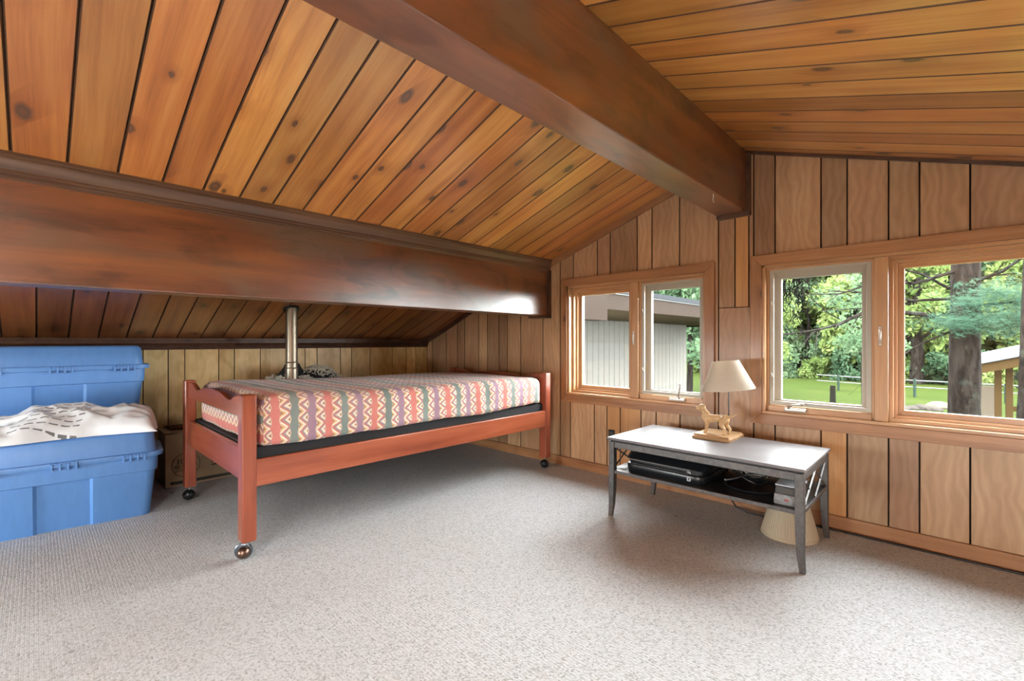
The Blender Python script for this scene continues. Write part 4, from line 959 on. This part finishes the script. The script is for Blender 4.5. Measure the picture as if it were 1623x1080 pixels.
# fence on the lawn
fe = empty('rail_fence', (-1.4, 31, GZ)); tag(fe, 'low rail fence with green posts across the lawn', 'fence')
def fp(mb, name, m):
    mb.v = [(x+1.4, y-31, z-GZ) for x, y, z in mb.v]; return mb.obj(name, m, fe)
for z in (-1.08, -1.42): fp(MB().tube([(-6, 32.4, z), (-3, 31.6, z-.03), (0, 30.9, z), (3, 30.2, z)], .03, 6), 'rail', M['rail'])
for x, y in ((-4.9, 32.1), (-1.55, 31.25), (1.6, 30.5)): fp(MB().tube([(x, y, GZ-.1), (x, y, -1.0)], .06, 8), 'post', M['fencegreen'])
tag(MB().tube([(0,0,-.1),(0,0,.83)], [.12,.105], 10).obj('fence_post', M['postwood'], None, loc=(-3.99, 24.79, GZ)), 'short weathered post standing alone on the lawn', 'post')
# stones
for i, (x, y, r_) in enumerate(((-1.75,25.2,.25),(-1.35,25.0,.2),(-1.0,25.3,.28),(-.65,25.1,.22),(-1.55,24.7,.18),(-.55,26.4,.38))):
    s = bmesh.new(); bmesh.ops.create_icosphere(s, subdivisions=2, radius=r_)
    for v in s.verts: v.co = Vector((v.co.x*1.25, v.co.y, v.co.z*.6)) * (1+.25*mnoise.noise(v.co*4+Vector((i*3,0,0))))
    me = bpy.data.meshes.new('stone'); s.to_mesh(me); s.free(); me.materials.append(M['tan'] if i == 5 else M['stone'])
    tag(new('stone', me, None, loc=(x, y, GZ+.06)), 'rounded tan boulder beside the pine trunk' if i == 5 else 'dark stone in the rubble at the edge of the lawn', 'stone', None if i == 5 else 'rubble stones on the lawn')

# trees
def leaves(seed, count, shape, size, m, name):
    rnd = random.Random(seed); vs = []; fs = []
    for _ in range(count):
        c = Vector(shape(rnd)); d = Vector((rnd.gauss(0,1), rnd.gauss(0,1), rnd.gauss(0,.7))).normalized(); u = d.orthogonal().normalized(); v = d.cross(u)
        a = rnd.uniform(0, 6.28); u2 = u*math.cos(a)+v*math.sin(a); v2 = d.cross(u2); s = size*rnd.uniform(.6,1.4); k = len(vs)
        vs += [tuple(c-u2*s), tuple(c+v2*s*.5+d*s*.12), tuple(c+u2*s), tuple(c-v2*s*.5+d*s*.12)]; fs.append((k, k+1, k+2, k+3))
    me = bpy.data.meshes.new(name); me.from_pydata(vs, [], fs); me.materials.append(m); return me
def crown(h0, h1, rad, nb, seed):
    rnd0 = random.Random(seed); bl = []
    for _ in range(nb):
        t = rnd0.random(); z = h0+(h1-h0)*t; rr_ = rad*(1-.55*abs(t-.4)/.6); a = rnd0.uniform(0, 6.28); q = rr_*rnd0.random()**.5
        bl.append((q*math.cos(a), q*math.sin(a), z, rnd0.uniform(.5,1.0)*rad*.38))
    def f(r):
        b = r.choice(bl); d = Vector((r.gauss(0,1), r.gauss(0,1), r.gauss(0,.8))).normalized()*b[3]*(r.random()**.4); return (b[0]+d.x, b[1]+d.y, b[2]+d.z)
    return f
def trunk_mesh(h, r0, seed):
    rnd = random.Random(seed); mb = MB(); p = [(.15*rnd.uniform(-1,1)*i/6, .15*rnd.uniform(-1,1)*i/6, h*i/6-.2) for i in range(7)]
    mb.tube(p, [r0*(1-.10*i) for i in range(7)], 10)
    for k in range(7):
        z = h*rnd.uniform(.3,.95); a = rnd.uniform(0,6.28); l = rnd.uniform(1,2.4); mb.tube([(0,0,z),(l*.5*math.cos(a),l*.5*math.sin(a),z+.3*l),(l*math.cos(a),l*math.sin(a),z+.8*l)], [r0*.35,r0*.22,r0*.08], 6)
    return mb.mesh('trunk', M['bark'], 60)
kinds = []
for s, (h, r_, cnt, sz, mk) in enumerate(((11,3.4,9000,.20,'leaf'), (12,3.0,9000,.20,'leafd'), (10,3.6,9000,.22,'leaf'), (13,3.2,9000,.2,'leafd'))):
    kinds.append((trunk_mesh(h*.75, .2, s), leaves(s+20, cnt, crown(1.8, h, r_, 42, s+9), sz, M[mk], 'foliage')))
LAB = ('light green leafy tree at the far edge of the lawn', 'darker green tree in the woodland beyond the lawn')
rnd = random.Random(21); spots = []
for i in range(15): spots.append((-31+3.2*i+rnd.uniform(-.8,.8), 44+rnd.uniform(-2,2), rnd.uniform(.85,1.05)))
for i in range(16): spots.append((-33+3.1*i+rnd.uniform(-1,1), 51+rnd.uniform(-2,2), rnd.uniform(1.1,1.35)))
for i in range(12): spots.append((-30+4.4*i+rnd.uniform(-1,1), 60+rnd.uniform(-2,2), rnd.uniform(1.6,1.9)))
for i, (x, y, s) in enumerate(spots):
    k = (i*7+i//3) % 4; e = empty('leafy_tree', (x, y, GZ), rnd.uniform(0, 6.28)); e.scale = (s, s, s)
    tag(e, LAB[k % 2], 'tree', 'light green trees beyond the lawn' if k % 2 == 0 else 'darker trees beyond the lawn')
    new('trunk', kinds[k][0], e); f = new('foliage', kinds[k][1], e); f['kind'] = 'stuff'
bush = leaves(77, 3500, crown(.2, 2.0, 1.7, 20, 5), .14, M['leaf'], 'foliage')
bush2 = leaves(78, 3500, crown(.2, 2.4, 1.8, 20, 6), .14, M['leafd'], 'foliage')
for i in range(18):
    e = empty('shrub', (-30+2.5*i+rnd.uniform(-.6,.6), 41.0+rnd.uniform(-1,1.2), GZ-.1), rnd.uniform(0,6)); s = rnd.uniform(.7,1.1); e.scale = (s,s,s)
    tag(e, 'leafy shrub in the thicket along the lawn edge', 'shrub', 'shrubs along the lawn edge'); f = new('foliage', bush if i % 2 else bush2, e); f['kind'] = 'stuff'
# slim tree on the lawn, trees nearer the wing
def near_tree(x, y, h, r0, label, rad, cnt, h0, mk='leaf', sz=.12, seed=4):
    e = empty('leafy_tree', (x, y, GZ)); tag(e, label, 'tree'); new('trunk', trunk_mesh(h*.8, r0, seed), e)
    f = new('foliage', leaves(seed+50, cnt, crown(h0, h, rad, 30, seed), sz, M[mk], 'foliage'), e); f['kind'] = 'stuff'
near_tree(-2.83, 24.5, 6.0, .11, 'slim dark-stemmed tree beside the short post on the lawn', 1.6, 2600, 2.4, 'leafd', .09, 31)
near_tree(-7.6, 27.5, 7.0, .10, 'slim sapling standing on the lawn seen past the vine tangle', 1.7, 3000, 2.0, 'leaf', .10, 32)
near_tree(-9.3, 22.0, 8.0, .16, 'leafy tree beyond the corner of the pale wing', 2.6, 6000, 2.1, 'leafd', .14, 33)
near_tree(-13.5, 26.0, 11.0, .2, 'tall leafy tree rising behind the roof of the wing', 3.6, 8000, 3.0, 'leaf', .18, 34)
near_tree(-16.5, 19.5, 9.0, .2, 'broad tree behind the left end of the wing roof', 3.4, 7000, 2.5, 'leafd', .18, 35)
near_tree(-1.9, 40.5, 9.0, .42, 'thick dark trunk standing just behind the rail fence', 2.4, 3500, 3.2, 'leaf', .18, 36)

# big pine outside the wide window
def pine_trunk(h, r0, seed):
    n = 22; ns = 20; vs = []
    for i in range(ns+1):
        z = h*i/ns-.3; r_ = r0*(1+.35*math.exp(-z/.5)) * (1-.035*z)
        for k in range(n):
            a = 2*math.pi*k/n; q = r_*(1+.07*mnoise.noise(Vector((math.cos(a)*3, math.sin(a)*3, z*1.6+seed)))); vs.append((q*math.cos(a)+.02*z*(.4 if seed else 1), q*math.sin(a), z))
    return MB().add(vs, [(i*n+k, i*n+(k+1) % n, (i+1)*n+(k+1) % n, (i+1)*n+k) for i in range(ns) for k in range(n)]).mesh('trunk', M['bark'], 80)
pine = empty('pine_tree', (.09, 12.6, GZ)); tag(pine, 'big rough-barked pine with bare branches close outside the wide window', 'tree'); new('trunk', pine_trunk(7, .25, 1), pine)
def branch(pts, r0, twigs, seed):
    rnd = random.Random(seed); mb = MB(); P = [Vector(p) - Vector((.09, 12.6, GZ)) for p in pts]
    # smooth
    Q = []
    for i in range(len(P)-1):
        for t in (0, .33, .66): Q.append(P[i].lerp(P[i+1], t) + Vector((0, 0, .03*mnoise.noise(Vector((i+t, seed, 0))))))
    Q.append(P[-1]); mb.tube(Q, [r0*(1-.8*i/(len(Q)-1)) for i in range(len(Q))], 7)
    for _ in range(twigs):
        i = rnd.randrange(1, len(Q)-1); d = (Q[i+1]-Q[i-1]).normalized(); s = Vector((rnd.uniform(-.6,.6), rnd.uniform(-.6,.6), rnd.uniform(-.7,.7)))
        l = rnd.uniform(.3,1.0); q = Q[i]; mb.tube([q, q+(d*.6+s*.4)*l*.5, q+(d*.7+s*.7)*l + Vector((0,0,-.05*l))], [r0*.3, r0*.2, r0*.07], 5)
    return mb.obj('branch', M['bark'], pine, smooth=80)
branch([(-.05,12.5,1.25),(-.5,12.1,1.45),(-1.17,11.39,1.56),(-1.6,10.7,1.25),(-1.81,10.07,1.14),(-2.25,8.99,1.02)], .055, 16, 1)
branch([(0,12.5,2.3),(-.6,12.0,2.05),(-1.17,11.39,2.08),(-1.6,10.6,1.82),(-2.1,9.82,1.78)], .035, 14, 2)
branch([(-.1,12.5,1.75),(-.6,12.1,1.72),(-1.1,11.6,1.85),(-1.9,11.0,1.95)], .03, 12, 3)
branch([(-.1,12.5,1.95),(-.5,12.2,2.25),(-1.0,11.8,2.45),(-1.5,11.2,2.5)], .028, 12, 4)
branch([(-.1,12.5,1.1),(-.6,12.3,.8),(-1.0,11.9,.45),(-1.3,11.6,.2)], .022, 8, 5)
branch([(.2,12.5,2.05),(.6,12.3,2.2),(1.0,12.2,2.55),(1.6,12.0,2.6)], .04, 12, 6)
branch([(.2,12.5,1.6),(.7,12.3,1.62),(1.3,12.2,1.75)], .025, 10, 7)
branch([(-.1,12.4,1.45),(-.5,12.0,1.38),(-1.0,11.3,1.36)], .018, 8, 8)
branch([(-.15,12.4,2.6),(-.8,11.8,2.55),(-1.5,10.9,2.35),(-2.2,10.0,2.2)], .03, 12, 9)
def needles(centres, seed):
    rnd = random.Random(seed); vs = []; fs = []
    for (cx, cy, cz, rx, ry, rz_, cnt) in centres:
        for _ in range(cnt):
            c = Vector((cx+rnd.gauss(0,rx*.5), cy+rnd.gauss(0,ry*.5), cz+rnd.gauss(0,rz_*.5)))
            for _ in range(9):
                d = Vector((rnd.gauss(0,1), rnd.gauss(0,1), rnd.gauss(.15,.7))).normalized()*rnd.uniform(.07,.12); s = d.orthogonal().normalized()*.0035; k = len(vs)
                vs += [tuple(c-s), tuple(c+s), tuple(c+d)]; fs.append((k, k+1, k+2))
    me = bpy.data.meshes.new('needle_spray'); me.from_pydata(vs, [], fs); me.materials.append(M['needle']); me.transform(Matrix.Translation((-.09, -12.6, -GZ))); return me
f = new('needle_spray', needles([(-.02,12.0,1.30,.5,.3,.16,260), (.45,12.15,1.22,.6,.4,.22,420), (.85,12.2,1.30,.5,.4,.25,420), (.6,12.2,1.75,.6,.4,.3,420), (1.2,12.1,1.5,.6,.4,.5,500), (.15,12.0,1.62,.3,.2,.12,120)], 8), pine); f['kind'] = 'stuff'
p2 = empty('pine_tree', (.86, 11.25, GZ)); tag(p2, 'second pine trunk at the right edge of the wide window', 'tree'); new('trunk', pine_trunk(6, .19, 0), p2)
# vine tangle hanging from the eaves by the window
vt = MB(); rnd = random.Random(15)
for k in range(120):
    p = Vector((rnd.uniform(-.83,-.66), rnd.uniform(3.08,3.27), rnd.uniform(1.22,1.50))); pts = [p]; ln = 14 if k % 8 == 0 else rnd.choice((5,6,7))
    if k % 12 == 0: pts = [Vector((p.x, p.y, 1.935)), p]
    for i in range(ln): p = p + Vector((rnd.uniform(-.026,.026), rnd.uniform(-.026,.026), rnd.uniform(-.05,.012))); pts.append(p)
    vt.tube([q - Vector((-.75, 3.18, 1.97)) for q in pts], .0019, 4)
o = vt.obj('vine_tangle', M['postwood'], None, loc=(-.75, 3.18, 1.97)); tag(o, 'dark tangle of dry vines hanging outside the wide window', 'vine', kind='stuff')
